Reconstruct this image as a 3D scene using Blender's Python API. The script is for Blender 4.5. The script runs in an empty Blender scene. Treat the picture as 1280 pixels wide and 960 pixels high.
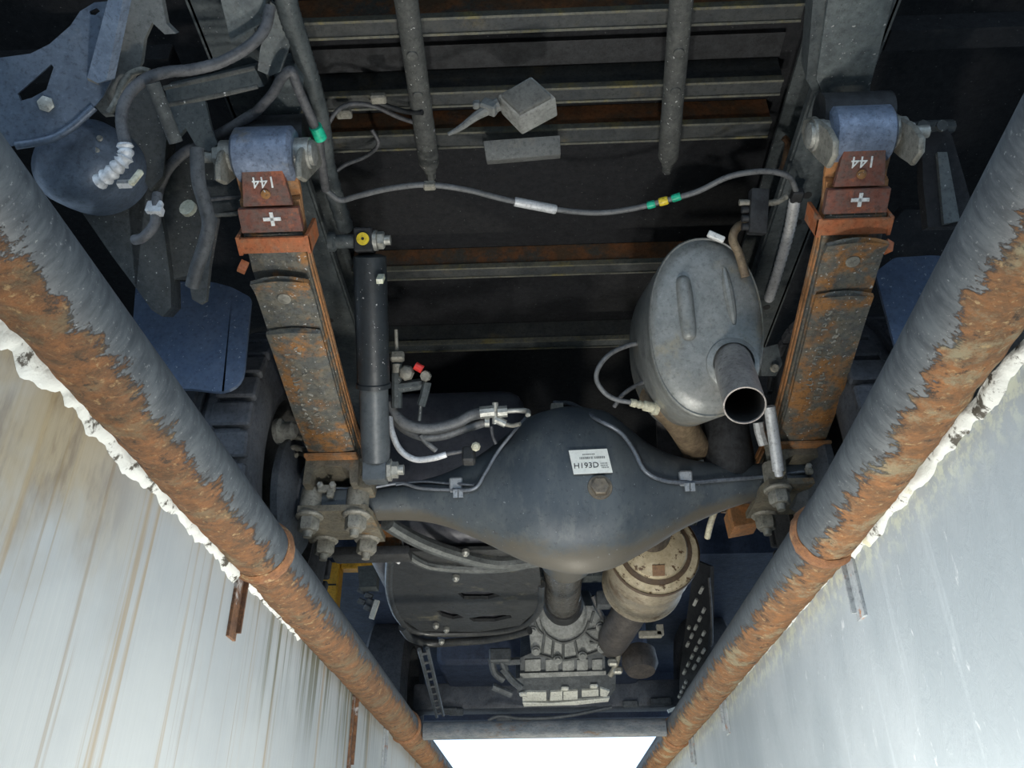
import bpy, bmesh, math, random
from mathutils import Vector, Matrix, noise, Euler
random.seed(7)
V = Vector
S = bpy.context.scene
COL = S.collection

# ------------------------------------------------------------------ camera
F_PX = 1050.0
ROLL = math.radians(0.6)
_dx, _dy = 46.0, -648.0
_px = _dx*math.cos(ROLL) + _dy*math.sin(ROLL)
_py = -_dx*math.sin(ROLL) + _dy*math.cos(ROLL)
PITCH = math.atan2(-_py, F_PX)
YAW = math.atan(_px/F_PX*math.cos(PITCH))
CAM = V((0, 0, -0.45))
CM = Matrix.Rotation(YAW, 3, 'Z') @ Matrix.Rotation(math.pi/2+PITCH, 3, 'X') @ Matrix.Rotation(-ROLL, 3, 'Z')
cd = bpy.data.cameras.new('camera'); cam = bpy.data.objects.new('camera', cd); COL.objects.link(cam)
cam.matrix_world = Matrix.Translation(CAM) @ CM.to_4x4()
cd.sensor_width = 36; cd.lens = F_PX/1280*36; cd.clip_start = 0.02
S.camera = cam
CR, CU, CF = CM @ V((1,0,0)), CM @ V((0,1,0)), CM @ V((0,0,-1))

# ------------------------------------------------------------------ world and lights
W = bpy.data.worlds.new('world'); S.world = W; W.use_nodes = True
bg = W.node_tree.nodes['Background']; bg.inputs[0].default_value = (0.60, 0.78, 1.0, 1); bg.inputs[1].default_value = 1.9

def lamp(name, loc, power, size, color=(1,1,1)):
    l = bpy.data.lights.new(name, 'POINT'); l.energy = power; l.shadow_soft_size = size; l.color = color
    o = bpy.data.objects.new(name, l); o.location = loc; COL.objects.link(o); return o
lamp('pit_work_lamp', (0.12, 0.85, -0.76), 27, 0.05, (1.0, 0.97, 0.91))
lamp('pit_work_lamp', (-0.14, 1.25, -0.80), 22, 0.05, (1.0, 0.97, 0.91))
lamp('pit_work_lamp', (0.05, 2.75, -0.75), 24, 0.05, (1.0, 0.95, 0.82))

vs = S.view_settings
vs.view_transform = 'Standard'; vs.look = 'None'; vs.exposure = 0.0; vs.gamma = 1; vs.use_curve_mapping = False

# ------------------------------------------------------------------ pixel rays -> points in the place
def ray(px, py):
    return (CM @ V(((px-640)/F_PX, -(py-480)/F_PX, -1))).normalized()
def aZ(px, py, Z): d = ray(px, py); return CAM + d*((Z-CAM.z)/d.z)
def aY(px, py, Y): d = ray(px, py); return CAM + d*((Y-CAM.y)/d.y)
def aX(px, py, X): d = ray(px, py); return CAM + d*((X-CAM.x)/d.x)
def aD(px, py, D): d = ray(px, py); return CAM + d*(D/d.dot(CF))
def aP(px, py, p, n): d = ray(px, py); return CAM + d*((V(p)-CAM).dot(V(n))/d.dot(V(n)))

# ------------------------------------------------------------------ materials
MATS = {}
def nn(nt, t, **kw):
    n = nt.nodes.new(t)
    for k, v in kw.items():
        if k.startswith('i_'): n.inputs[k[2:].replace('_', ' ')].default_value = v
        else: setattr(n, k, v)
    return n
def math_(nt, op, a, b=None, clamp=False):
    n = nt.nodes.new('ShaderNodeMath'); n.operation = op; n.use_clamp = clamp
    for i, x in enumerate((a, b)):
        if x is None: continue
        if isinstance(x, (int, float)): n.inputs[i].default_value = x
        else: nt.links.new(x, n.inputs[i])
    return n.outputs[0]
def sstep(nt, x, lo, hi):
    n = nt.nodes.new('ShaderNodeMapRange'); n.interpolation_type = 'SMOOTHSTEP'
    nt.links.new(x, n.inputs[0]); n.inputs[1].default_value = lo; n.inputs[2].default_value = hi
    return n.outputs[0]
def mixc(nt, f, a, b):
    n = nt.nodes.new('ShaderNodeMix'); n.data_type = 'RGBA'
    if isinstance(f, (int, float)): n.inputs[0].default_value = f
    else: nt.links.new(f, n.inputs[0])
    for i, x in ((6, a), (7, b)):
        if isinstance(x, tuple): n.inputs[i].default_value = (*x[:3], 1)
        else: nt.links.new(x, n.inputs[i])
    return n.outputs[2]
def noise_(nt, scale, vec, detail=4, rough=.6, dist=0):
    n = nt.nodes.new('ShaderNodeTexNoise'); n.inputs['Scale'].default_value = scale
    n.inputs['Detail'].default_value = detail; n.inputs['Roughness'].default_value = rough
    n.inputs['Distortion'].default_value = dist
    nt.links.new(vec, n.inputs['Vector']); return n.outputs[0]
def new_mat(name):
    m = bpy.data.materials.new(name); m.use_nodes = True; nt = m.node_tree
    b = nt.nodes['Principled BSDF']
    g = nt.nodes.new('ShaderNodeNewGeometry')
    return m, nt, b, g.outputs['Position']
def mapping(nt, vec, scale=(1,1,1), rot=(0,0,0)):
    n = nt.nodes.new('ShaderNodeMapping'); nt.links.new(vec, n.inputs[0])
    n.inputs['Scale'].default_value = scale; n.inputs['Rotation'].default_value = rot; return n.outputs[0]
def bump_(nt, b, h, strength=.3, dist=.01):
    n = nt.nodes.new('ShaderNodeBump'); n.inputs['Strength'].default_value = strength; n.inputs['Distance'].default_value = dist
    nt.links.new(h, n.inputs['Height']); nt.links.new(n.outputs[0], b.inputs['Normal'])
def mat(name, c1, c2=None, scale=25, rough=.6, metal=0.0, c3=None, c3scale=9, c3lo=.55, c3hi=.65, bump=.15, stretch=(1,1,1), speck=None, speck_t=.72, grime=.55):
    """two noise-mixed tones, optional patches of a third and light specks"""
    if name in MATS: return MATS[name]
    m, nt, b, pos = new_mat(name)
    vec = mapping(nt, pos, stretch)
    c2 = c2 or tuple(x*.7 for x in c1)
    n1 = noise_(nt, scale*2.2, vec, 8, .68)
    col = mixc(nt, sstep(nt, n1, .36, .62), c1, c2)
    if c3:
        n2 = noise_(nt, c3scale*1.6, vec, 8, .70)
        col = mixc(nt, sstep(nt, n2, c3lo, c3hi), col, c3)
    if grime:
        g1 = noise_(nt, 130, vec, 6, .75); g2 = noise_(nt, 22, vec, 6, .7)
        f = math_(nt, 'MULTIPLY', sstep(nt, g1, .50, .36), grime)
        col = mixc(nt, f, col, tuple(x*.30 for x in c1))
        f = math_(nt, 'MULTIPLY', sstep(nt, g2, .52, .34), grime*.7)
        col = mixc(nt, f, col, tuple(x*.42 for x in c1))
        f = math_(nt, 'MULTIPLY', sstep(nt, g1, .56, .68), grime*.55)
        col = mixc(nt, f, col, tuple(min(1, x*1.8+.02) for x in c1))
    if speck:
        n3 = noise_(nt, 160, pos, 2, .5)
        col = mixc(nt, sstep(nt, n3, speck_t-.03, speck_t), col, speck)
    nt.links.new(col, b.inputs['Base Color'])
    rr = math_(nt, 'ADD', math_(nt, 'MULTIPLY', math_(nt, 'SUBTRACT', noise_(nt, 60, vec, 5, .7), .5), .5), rough, True); nt.links.new(rr, b.inputs['Roughness'])
    b.inputs['Metallic'].default_value = metal
    if bump:
        bump_(nt, b, noise_(nt, scale*5, vec, 7, .75), bump*2.2, .004)
    MATS[name] = m; return m

RUST = (.30, .11, .035); ORANGE = (.50, .17, .055); DUST = (.28, .25, .20)
frame_m = mat('frame_paint', (.062,.074,.078), (.092,.105,.107), 14, .55, 0, DUST, 6, .62, .82, .12, speck=(.3,.3,.3), speck_t=.74)
hanger_m = mat('hanger_paint', (.12,.14,.14), (.085,.10,.105), 18, .55, 0, DUST, 6, .55, .85, .12, speck=(.4,.4,.38), speck_t=.73)
floor_m = mat('bed_underside', (.011,.012,.015), (.016,.017,.020), 30, .85, 0, None, bump=.2, speck=(.12,.12,.12), speck_t=.74)
joist_m = mat('joist_paint', (.040,.046,.050), (.060,.064,.062), 12, .65, 0, (.10,.085,.05), 7, .55, .75, .15)
joist_rust_m = mat('joist_rust', (.24,.095,.035), (.11,.070,.040), 9, .85, 0, (.075,.075,.065), 6, .50, .62, .2)
bar_m = mat('dusty_tube', (.105,.108,.100), (.070,.073,.070), 22, .75, 0, DUST, 10, .60, .85, .15, speck=(.5,.5,.48), speck_t=.72)
leaf_m = mat('spring_leaf', (.165,.150,.115), (.10,.105,.100), 18, .62, .1, (.34,.155,.045), 7, .47, .60, .25, speck=(.5,.5,.48), speck_t=.71, grime=.7)
leaf_rust_m = mat('spring_leaf_rust', (.46,.20,.07), (.30,.16,.075), 16, .75, 0, (.22,.21,.17), 8, .52, .7, .2)
orange_m = mat('orange_primer', (.48,.135,.045), (.34,.13,.055), 20, .6, 0, (.20,.18,.14), 9, .50, .64, .12, grime=.6)
redlead_m = mat('red_primer', (.22,.075,.048), (.13,.085,.070), 20, .6, 0, (.34,.105,.05), 9, .52, .62, .12, grime=.6)
eye_m = mat('eye_blue_grey', (.25,.30,.40), (.18,.225,.31), 25, .4, .3, DUST, 9, .58, .8, .1)
zinc_m = mat('zinc_bolt', (.50,.50,.46), (.36,.36,.33), 40, .4, .5, bump=.1)
zincdull_m = mat('dull_zinc', (.24,.23,.195), (.31,.295,.25), 30, .55, .2, bump=.1, grime=.6)
def axle_mat():
    m, nt, b, pos = new_mat('axle_paint')
    g = nt.nodes.new('ShaderNodeNewGeometry'); sep = nt.nodes.new('ShaderNodeSeparateXYZ'); nt.links.new(g.outputs['Normal'], sep.inputs[0])
    n = noise_(nt, 9, mapping(nt, pos, (1,1,.5)), 6, .65)
    col = mixc(nt, sstep(nt, n, .35, .65), (.050,.064,.078), (.082,.096,.106))
    col = mixc(nt, math_(nt, 'MULTIPLY', sstep(nt, noise_(nt, 30, mapping(nt, pos, (1,1,.35)), 8, .75), .50, .66), .55), col, (.115,.128,.130))
    col = mixc(nt, math_(nt, 'MULTIPLY', sstep(nt, noise_(nt, 90, pos, 7, .75), .46, .34), .6), col, (.030,.036,.044))
    k = math_(nt, 'ADD', math_(nt, 'MULTIPLY', sep.outputs[2], -1.0), math_(nt, 'MULTIPLY', math_(nt, 'SUBTRACT', noise_(nt, 7, pos, 5, .7), .5), 1.1))
    col = mixc(nt, math_(nt, 'MULTIPLY', sstep(nt, k, .62, .92), .85), col, (.105,.092,.070))      # road dust caked on the underside
    col = mixc(nt, sstep(nt, noise_(nt, 170, pos, 2, .5), .73, .76), col, (.26,.28,.29))
    nt.links.new(col, b.inputs['Base Color']); b.inputs['Roughness'].default_value = .52
    bump_(nt, b, noise_(nt, 40, pos, 5, .7), .12, .004); return m
axle_m = axle_mat()
axle_seat_m = mat('seat_casting', (.21,.185,.135), (.135,.125,.10), 14, .68, .1, (.30,.165,.06), 6, .56, .68, .2, grime=.6)
black_m = mat('black_rubber', (.018,.019,.021), (.032,.034,.037), 20, .6, bump=.15)
tyre_m = mat('tyre_rubber', (.060,.064,.074), (.085,.088,.098), 15, .75, bump=.2)
shock_m = mat('shock_paint', (.020,.025,.030), (.030,.036,.040), 8, .45, .0, (.10,.105,.105), 5, .62, .85, .05, speck=(.4,.4,.4), speck_t=.73, grime=.3)
shock2_m = mat('shock_body', (.075,.088,.098), (.10,.112,.12), 10, .45, .1, bump=.05, grime=.3)
muff_m = mat('muffler_steel', (.27,.275,.262), (.21,.22,.212), 12, .42, .25, (.30,.265,.19), 5, .54, .72, .08, grime=.4)
pipe_end_m = mat('tail_pipe_steel', (.33,.30,.285), (.42,.385,.35), 16, .35, .45, bump=.05)
brownpipe_m = mat('burnt_pipe', (.28,.21,.13), (.18,.13,.085), 18, .6, .2, bump=.12)
dpf_m = mat('dpf_cream', (.62,.54,.38), (.48,.40,.26), 12, .5, .1, (.10,.05,.022), 26, .55, .60, .1, grime=.3)
dpfside_m = mat('dpf_side', (.44,.38,.28), (.30,.26,.20), 10, .40, .2, (.15,.10,.06), 7, .52, .66, .1, grime=.6)
tank_m = mat('tank_plastic', (.085,.087,.105), (.11,.113,.13), 12, .38, bump=.05, grime=.3)
shield_m = mat('tank_shield', (.075,.078,.080), (.052,.055,.058), 10, .36, .3, (.24,.22,.15), 7, .56, .74, .08)
alu_m = mat('cast_alloy', (.25,.262,.262), (.17,.182,.184), 16, .5, .2, bump=.2, grime=.6)
alu_dark_m = mat('dirty_alloy', (.105,.117,.130), (.065,.075,.086), 16, .55, .1, bump=.2)
pan_m = mat('bright_alloy', (.78,.79,.72), (.66,.67,.62), 20, .4, .2, bump=.05)
shaft_m = mat('drive_shaft_steel', (.20,.19,.175), (.15,.145,.135), 12, .3, .5, bump=.04)
hose_m = mat('grey_hose', (.17,.175,.18), (.13,.135,.14), 20, .5, bump=.1)
hosed_m = mat('dark_hose', (.075,.078,.085), (.11,.11,.115), 20, .55, 0, DUST, 12, .6, .8, bump=.1)
silver_m = mat('silver_sleeve', (.72,.73,.74), (.62,.63,.64), 40, .45, .2, bump=.1)
cream_m = mat('cream_plastic', (.62,.60,.46), (.50,.47,.35), 30, .5, bump=.05)
white_m = mat('white_paint', (.86,.87,.84), (.78,.79,.77), 30, .6, bump=.05)
green_m = mat('green_tape', (.02,.55,.33), (.02,.48,.28), 30, .4, bump=0)
yel_m = mat('yellow_tape', (.90,.68,.05), (.80,.60,.04), 30, .4, bump=0)
red_m = mat('red_cap', (.85,.06,.05), (.7,.05,.04), 30, .4, bump=0)
ink_m = mat('black_ink', (.02,.02,.022), (.03,.03,.03), 30, .6, bump=0)
inkgrey_m = mat('grey_ink', (.22,.23,.22), (.30,.31,.30), 200, .6, bump=0)
yellow_m = mat('yellow_enamel', (.80,.42,.035), (.70,.36,.03), 14, .45, bump=.05)
flap_m = mat('mud_flap_rubber', (.070,.105,.175), (.095,.130,.20), 9, .40, 0, (.13,.155,.20), 6, .6, .85, bump=.06, speck=(.3,.33,.37), speck_t=.73, grime=.4)  # bluish daylight from the sides is put into the rubber colour
blue_m = mat('daylit_blue_plate', (.13,.165,.22), (.10,.13,.18), 12, .42, .2, DUST, 8, .62, .85, bump=.08)  # blue cast of the side daylight is painted into this steel
plastic_m = mat('dark_plastic_box', (.040,.046,.048), (.060,.066,.066), 24, .55, 0, (.12,.125,.11), 14, .58, .75, bump=.3, speck=(.4,.42,.38), speck_t=.73)
under_m = mat('cab_underside', (.022,.034,.066), (.036,.052,.095), 6, .65, bump=.2)  # blue haze from the front opening is put into this colour
boxgrey_m = mat('control_box_grey', (.26,.265,.25), (.20,.205,.195), 25, .6, bump=.1)
brkt_m = mat('bracket_grey', (.20,.205,.195), (.15,.155,.15), 20, .6, 0, DUST, 10, .55, .8, bump=.12)
concrete_m = mat('concrete', (.22,.22,.21), (.30,.30,.28), 5, .9, bump=.2)

def pit_wall_mat(name, left):
    m, nt, b, pos = new_mat(name)
    sep = nt.nodes.new('ShaderNodeSeparateXYZ'); nt.links.new(pos, sep.inputs[0]); Y, Z = sep.outputs[1], sep.outputs[2]
    if left:
        base = mixc(nt, sstep(nt, noise_(nt, 5, pos), .35, .7), (.27,.295,.305), (.315,.34,.345))
        # long drips in paint and rust water
        d1 = noise_(nt, 1.0, mapping(nt, pos, (1, 26, .5)), 5, .62)
        d2 = noise_(nt, 1.0, mapping(nt, pos, (1, 75, 1.1)), 4, .6)
        drip = sstep(nt, d1, .58, .66)
        fine = sstep(nt, d2, .60, .70)
        col = mixc(nt, math_(nt, 'MULTIPLY', drip, .75), base, (.24,.19,.12))
        col = mixc(nt, math_(nt, 'MULTIPLY', fine, .55), col, (.19,.15,.10))
        # old brown soaking near the pit's rear, by the wall head
        soak = math_(nt, 'MULTIPLY', sstep(nt, Y, .88, .62), sstep(nt, math_(nt, 'ADD', Z, math_(nt, 'MULTIPLY', noise_(nt, 7, pos), .30)), -.08, .05))
        soakc = mixc(nt, sstep(nt, noise_(nt, 16, mapping(nt, pos, (1,1.5,.5)), 5, .7), .4, .62), (.27,.22,.13), (.14,.10,.05))
        col = mixc(nt, math_(nt, 'MULTIPLY', soak, .85), col, soakc)
        # black-green algae drips further along
        zone = math_(nt, 'MULTIPLY', sstep(nt, Y, 1.12, 1.28), sstep(nt, Y, 2.4, 1.9))
        d3 = noise_(nt, 1.0, mapping(nt, pos, (1, 48, 1.6)), 5, .65)
        lowfade = sstep(nt, math_(nt, 'ADD', Z, math_(nt, 'MULTIPLY', d1, .20)), -.16, .03)
        alg = math_(nt, 'MULTIPLY', math_(nt, 'MULTIPLY', zone, sstep(nt, d3, .46, .60)), lowfade)
        col = mixc(nt, math_(nt, 'MULTIPLY', alg, .92), col, (.10,.105,.07))
        bump_(nt, b, d2, .25, .004)
    else:
        n = noise_(nt, 1.0, mapping(nt, pos, (1, 6, 3)), 6, .6)
        base = mixc(nt, sstep(nt, n, .35, .7), (.285,.325,.35), (.355,.395,.42))
        sc = noise_(nt, 1.0, mapping(nt, pos, (1, 60, 26)), 5, .7, .6)
        col = mixc(nt, math_(nt, 'MULTIPLY', sstep(nt, sc, .63, .70), .6), base, (.62,.65,.66))
        st = noise_(nt, 1.0, mapping(nt, pos, (1, 45, 2.0)), 4, .6)
        col = mixc(nt, math_(nt, 'MULTIPLY', sstep(nt, st, .60, .72), .35), col, (.45,.50,.53))
        top = math_(nt, 'MULTIPLY', sstep(nt, Z, -.13, -.065), sstep(nt, noise_(nt, 60, pos, 5, .7), .45, .6))
        col = mixc(nt, math_(nt, 'MULTIPLY', top, .5), col, (.62,.66,.48))
        bump_(nt, b, sc, .25, .004)
    nt.links.new(col, b.inputs['Base Color']); b.inputs['Roughness'].default_value = .55
    return m
wall_l_m = pit_wall_mat('pit_wall_streaked', True)
wall_r_m = pit_wall_mat('pit_wall_smooth', False)
def plaster_mat():
    m, nt, b, pos = new_mat('flaked_plaster')
    n = noise_(nt, 38, pos, 6, .7)
    col = mixc(nt, sstep(nt, n, .39, .47), (.05,.045,.035), (.50,.52,.50))
    n2 = noise_(nt, 14, pos, 4, .6)
    col = mixc(nt, sstep(nt, n2, .62, .70), col, (.46,.45,.33))
    nt.links.new(col, b.inputs['Base Color']); b.inputs['Roughness'].default_value = .8
    bump_(nt, b, n, .4, .01); return m
plaster_m = plaster_mat()
def pipe_mat(name, sx, bias):
    m, nt, b, pos = new_mat(name)
    uv = nt.nodes.new('ShaderNodeAttribute'); uv.attribute_name = 'rust'
    n = noise_(nt, 1.0, mapping(nt, pos, (30, 55, 30), (.4, 0, .3)), 9, .78)
    n_big = noise_(nt, 9.0, pos, 4, .65)
    s = math_(nt, 'ADD', uv.outputs['Fac'], math_(nt, 'MULTIPLY', math_(nt, 'SUBTRACT', n, .5), 2.6))
    s = math_(nt, 'ADD', s, math_(nt, 'MULTIPLY', math_(nt, 'SUBTRACT', n_big, .5), .9))
    mask = sstep(nt, s, bias-.10, bias+.10)
    br = noise_(nt, 1.0, mapping(nt, pos, (25, 90, 25), (.5, 0, .35)), 8, .75)
    paint = mixc(nt, sstep(nt, br, .34, .66), (.024,.030,.036), (.066,.076,.083))
    paint = mixc(nt, sstep(nt, noise_(nt, 220, pos, 4, .7), .60, .72), paint, (.17,.18,.18))
    rr = noise_(nt, 1.0, mapping(nt, pos, (34, 48, 34), (.4, 0, .3)), 9, .82)
    if sx < 0: r1, r2, r3, r4 = (.27,.115,.040), (.085,.050,.024), (.17,.145,.085), (.40,.27,.13)
    else: r1, r2, r3, r4 = (.34,.145,.048), (.13,.075,.036), (.30,.275,.175), (.48,.34,.17)
    rust = mixc(nt, sstep(nt, rr, .32, .66), r1, r2)
    rust = mixc(nt, math_(nt, 'MULTIPLY', sstep(nt, noise_(nt, 13, pos, 8, .76), .50, .62), .75 if sx > 0 else .6), rust, r3)
    rust = mixc(nt, math_(nt, 'MULTIPLY', sstep(nt, noise_(nt, 95, pos, 6, .7), .56, .68), .8), rust, r4)
    rust = mixc(nt, math_(nt, 'MULTIPLY', sstep(nt, noise_(nt, 48, pos, 7, .75), .44, .34), .9), rust, (.035,.026,.018))
    col = mixc(nt, mask, paint, rust)
    nt.links.new(col, b.inputs['Base Color'])
    rg = math_(nt, 'ADD', math_(nt, 'MULTIPLY', mask, .25), .60); nt.links.new(rg, b.inputs['Roughness'])
    h = math_(nt, 'ADD', math_(nt, 'MULTIPLY', mask, .6), math_(nt, 'MULTIPLY', math_(nt, 'MULTIPLY', mask, rr), 1.6))
    bump_(nt, b, h, .8, .008)
    return m
pipe_l_m = pipe_mat('rusty_pipe_brown', -1, -.05)
pipe_r_m = pipe_mat('rusty_pipe_orange', 1, .10)

# ------------------------------------------------------------------ mesh helpers
WLOC = {}
def tag(o, label=None, cat=None, group=None, kind=None):
    if label: o['label'] = label
    if cat: o['category'] = cat
    if group: o['group'] = group
    if kind: o['kind'] = kind
    return o
def empty(name, loc):
    o = bpy.data.objects.new(name, None); COL.objects.link(o); o.location = loc; o.empty_display_size = .1
    WLOC[o.name] = V(loc); return o
def link(name, me, parent, c):
    o = bpy.data.objects.new(name, me); COL.objects.link(o)
    WLOC[o.name] = V(c)
    if parent:
        o.parent = parent; o.location = V(c) - WLOC[parent.name]
    else: o.location = c
    return o
def obj(name, bm, m, parent=None, smooth=True, sharp=35):
    """link a bmesh given in world coordinates as one mesh object centred on its own bounds"""
    bmesh.ops.recalc_face_normals(bm, faces=bm.faces)
    lo = V((min(v.co[i] for v in bm.verts) for i in range(3))); hi = V((max(v.co[i] for v in bm.verts) for i in range(3)))
    c = (lo+hi)/2
    for v in bm.verts: v.co -= c
    me = bpy.data.meshes.new(name)
    for f in bm.faces: f.smooth = smooth
    if smooth:
        a = math.radians(sharp)
        for e in bm.edges:
            if len(e.link_faces) == 2 and e.calc_face_angle(0) > a: e.smooth = False
    bm.to_mesh(me); bm.free(); me.materials.append(m)
    return link(name, me, parent, c)
def box(bm, c, size, rot=None, bevel=0, seg=2):
    r = bmesh.ops.create_cube(bm, size=1)
    vs_ = r['verts']
    M = Matrix.Translation(V(c)) @ (rot.to_4x4() if rot else Matrix.Identity(4)) @ Matrix.Diagonal((*size, 1))
    if bevel:
        for v in vs_: v.co = V((v.co.x*size[0], v.co.y*size[1], v.co.z*size[2]))
        ed = list({e for v in vs_ for e in v.link_edges})
        rr = bmesh.ops.bevel(bm, geom=ed, offset=bevel, segments=seg, affect='EDGES', profile=.6)
        allv = list({v for f in rr['faces'] for v in f.verts} | {v for v in vs_ if v.is_valid})
        # gather connected
        seen = set(allv); st = list(allv)
        while st:
            v = st.pop()
            for e in v.link_edges:
                w = e.other_vert(v)
                if w not in seen: seen.add(w); st.append(w)
        M2 = Matrix.Translation(V(c)) @ (rot.to_4x4() if rot else Matrix.Identity(4))
        for v in seen: v.co = M2 @ v.co
    else:
        for v in vs_: v.co = M @ v.co
    return bm
def boxb(lo, hi, bevel=0, seg=2, bm=None):
    bm = bm or bmesh.new(); lo = V(lo); hi = V(hi)
    return box(bm, (lo+hi)/2, hi-lo, None, bevel, seg)
def basis(axis, up=V((0,0,1))):
    z = V(axis).normalized()
    if abs(z.dot(up)) > .98: up = V((0,1,0))
    x = up.cross(z).normalized(); y = z.cross(x)
    return x, y, z
def lathe(bm, p0, axis, prof, seg=32, sx=1, sy=1, up=V((0,0,1)), cap=True):
    """prof: (radius, distance along axis); sx, sy squash the section"""
    x, y, z = basis(axis, up); rings = []
    for r, h in prof:
        rings.append([bm.verts.new(V(p0)+z*h+x*(r*sx*math.cos(a))+y*(r*sy*math.sin(a))) for a in [2*math.pi*i/seg for i in range(seg)]])
    for a, b in zip(rings, rings[1:]):
        for i in range(seg): bm.faces.new((a[i], a[(i+1)%seg], b[(i+1)%seg], b[i]))
    if cap:
        bm.faces.new(rings[0][::-1]); bm.faces.new(rings[-1])
    return bm
def cyl(bm, p0, p1, r, r1=None, seg=20):
    p0 = V(p0); p1 = V(p1)
    return lathe(bm, p0, p1-p0, [(r, 0), (r if r1 is None else r1, (p1-p0).length)], seg)
def hexn(bm, p0, axis, r, h): return lathe(bm, p0, axis, [(r*.9, 0), (r, h*.12), (r, h*.85), (r*.86, h)], 6)
def smooth_path(pts, n=8):
    pts = [V(p) for p in pts]
    if len(pts) < 3 or n <= 1: return pts
    out = []
    P = [2*pts[0]-pts[1]] + pts + [2*pts[-1]-pts[-2]]
    for i in range(1, len(P)-2):
        for k in range(n):
            t = k/n; a, b, c, d = P[i-1], P[i], P[i+1], P[i+2]
            out.append(.5*((2*b)+(c-a)*t+(2*a-5*b+4*c-d)*t*t+(3*b-a-3*c+d)*t**3))
    out.append(pts[-1]); return out
def tube(bm, pts, r, seg=10, n=8, rfun=None):
    P = smooth_path(pts, n); rings = []
    t0 = (P[1]-P[0]).normalized(); x, y, _ = basis(t0)
    for i, p in enumerate(P):
        t = (P[min(i+1, len(P)-1)]-P[max(i-1, 0)]).normalized()
        x = (x - t*x.dot(t)).normalized(); y = t.cross(x)
        rr = rfun(i/(len(P)-1), i)*r if rfun else r
        rings.append([bm.verts.new(p+x*(rr*math.cos(a))+y*(rr*math.sin(a))) for a in [2*math.pi*k/seg for k in range(seg)]])
    for a, b in zip(rings, rings[1:]):
        for i in range(seg): bm.faces.new((a[i], a[(i+1)%seg], b[(i+1)%seg], b[i]))
    bm.faces.new(rings[0][::-1]); bm.faces.new(rings[-1]); return bm
def prism(bm, pts, ext, holes=()):
    ext = V(ext)
    loops = [[V(p) for p in pts]] + [[V(p) for p in h] for h in holes]
    if not holes:
        a = [bm.verts.new(p) for p in loops[0]]; b = [bm.verts.new(p+ext) for p in loops[0]]
        bm.faces.new(a[::-1]); bm.faces.new(b); n = len(a)
        for i in range(n): bm.faces.new((a[i], a[(i+1)%n], b[(i+1)%n], b[i]))
        return bm
    from mathutils.geometry import tessellate_polygon
    flat = [p for l in loops for p in l]
    tris = tessellate_polygon(loops)
    a = [bm.verts.new(p) for p in flat]; b = [bm.verts.new(p+ext) for p in flat]
    for t in tris:
        try: bm.faces.new([a[i] for i in t]); bm.faces.new([b[i] for i in t][::-1])
        except ValueError: pass
    o = 0
    for l in loops:
        n = len(l)
        for i in range(n): bm.faces.new((a[o+i], a[o+(i+1)%n], b[o+(i+1)%n], b[o+i]))
        o += n
    return bm
def NB(): return bmesh.new()
def plate(name, pix, place, ext, m, parent, holes=(), bevel=0, smooth=False):
    bm = prism(NB(), [place(*p) for p in pix], ext, [[place(*p) for p in h] for h in holes])
    if bevel: bmesh.ops.bevel(bm, geom=list(bm.edges), offset=bevel, segments=2, affect='EDGES', profile=.6)
    return obj(name, bm, m, parent, smooth or bool(bevel))
def PY(Y): return lambda x, y: aY(x, y, Y)
def PZ(Z): return lambda x, y: aZ(x, y, Z)
def PX(X): return lambda x, y: aX(x, y, X)
def PD(D): return lambda x, y: aD(x, y, D)
def PP(p, n): return lambda x, y: aP(x, y, p, n)
def hose(name, pts, r, m, parent, seg=10, n=8, rfun=None): return obj(name, tube(NB(), pts, r, seg, n, rfun), m, parent, sharp=60)
def loft(bm, rings, cap=True):
    R = [[bm.verts.new(V(p)) for p in r] for r in rings]; n = len(R[0])
    for a, b in zip(R, R[1:]):
        for i in range(n): bm.faces.new((a[i], a[(i+1)%n], b[(i+1)%n], b[i]))
    if cap: bm.faces.new(R[0][::-1]); bm.faces.new(R[-1])
    return bm
def text(name, s, p, xdir, ydir, size, depth, m, parent):
    c = bpy.data.curves.new('t', 'FONT'); c.body = s; c.size = size; c.extrude = depth; c.align_x = 'CENTER'; c.align_y = 'CENTER'
    c.resolution_u = 3
    t = bpy.data.objects.new('t', c); COL.objects.link(t)
    dg = bpy.context.evaluated_depsgraph_get(); me = bpy.data.meshes.new_from_object(t.evaluated_get(dg))
    bpy.data.objects.remove(t); bpy.data.curves.remove(c)
    x = V(xdir).normalized(); z = x.cross(V(ydir)).normalized(); y = z.cross(x)
    me.transform(Matrix((x, y, z)).transposed().to_4x4()); me.materials.clear(); me.materials.append(m); me.name = name
    return link(name, me, parent, V(p))

# ================================================================== THE PIT (setting)
WX = .412
for side, s, m in (('left', -1, wall_l_m), ('right', 1, wall_r_m)):
    w = obj('wall_'+side, boxb((s*WX if s > 0 else -.47, -1.6, -1.9), (.47 if s > 0 else s*WX, 7.0, -.052)), m, None, False)
    tag(w, kind='structure')
    if s < 0: WALL_L = w
    else: WALL_R = w
pf = obj('pit_floor', boxb((-.47, -1.6, -2.0), (.47, 7.0, -1.9)), concrete_m, None, False); tag(pf, kind='structure')
for nm, y0, y1 in (('wall_rear', -1.7, -1.6), ('wall_front', 7.0, 7.1)):
    tag(obj(nm, boxb((-.47, y0, -1.9), (.47, y1, -.052)), concrete_m, None, False), kind='structure')
fb = NB()
boxb((-12, -10, -.3), (-.475, 24, 0), bm=fb); boxb((.475, -10, -.3), (12, 24, 0), bm=fb)
boxb((-.475, -10, -.3), (.475, -1.75, 0), bm=fb); boxb((-.475, 7.15, -.3), (.475, 24, 0), bm=fb)
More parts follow.
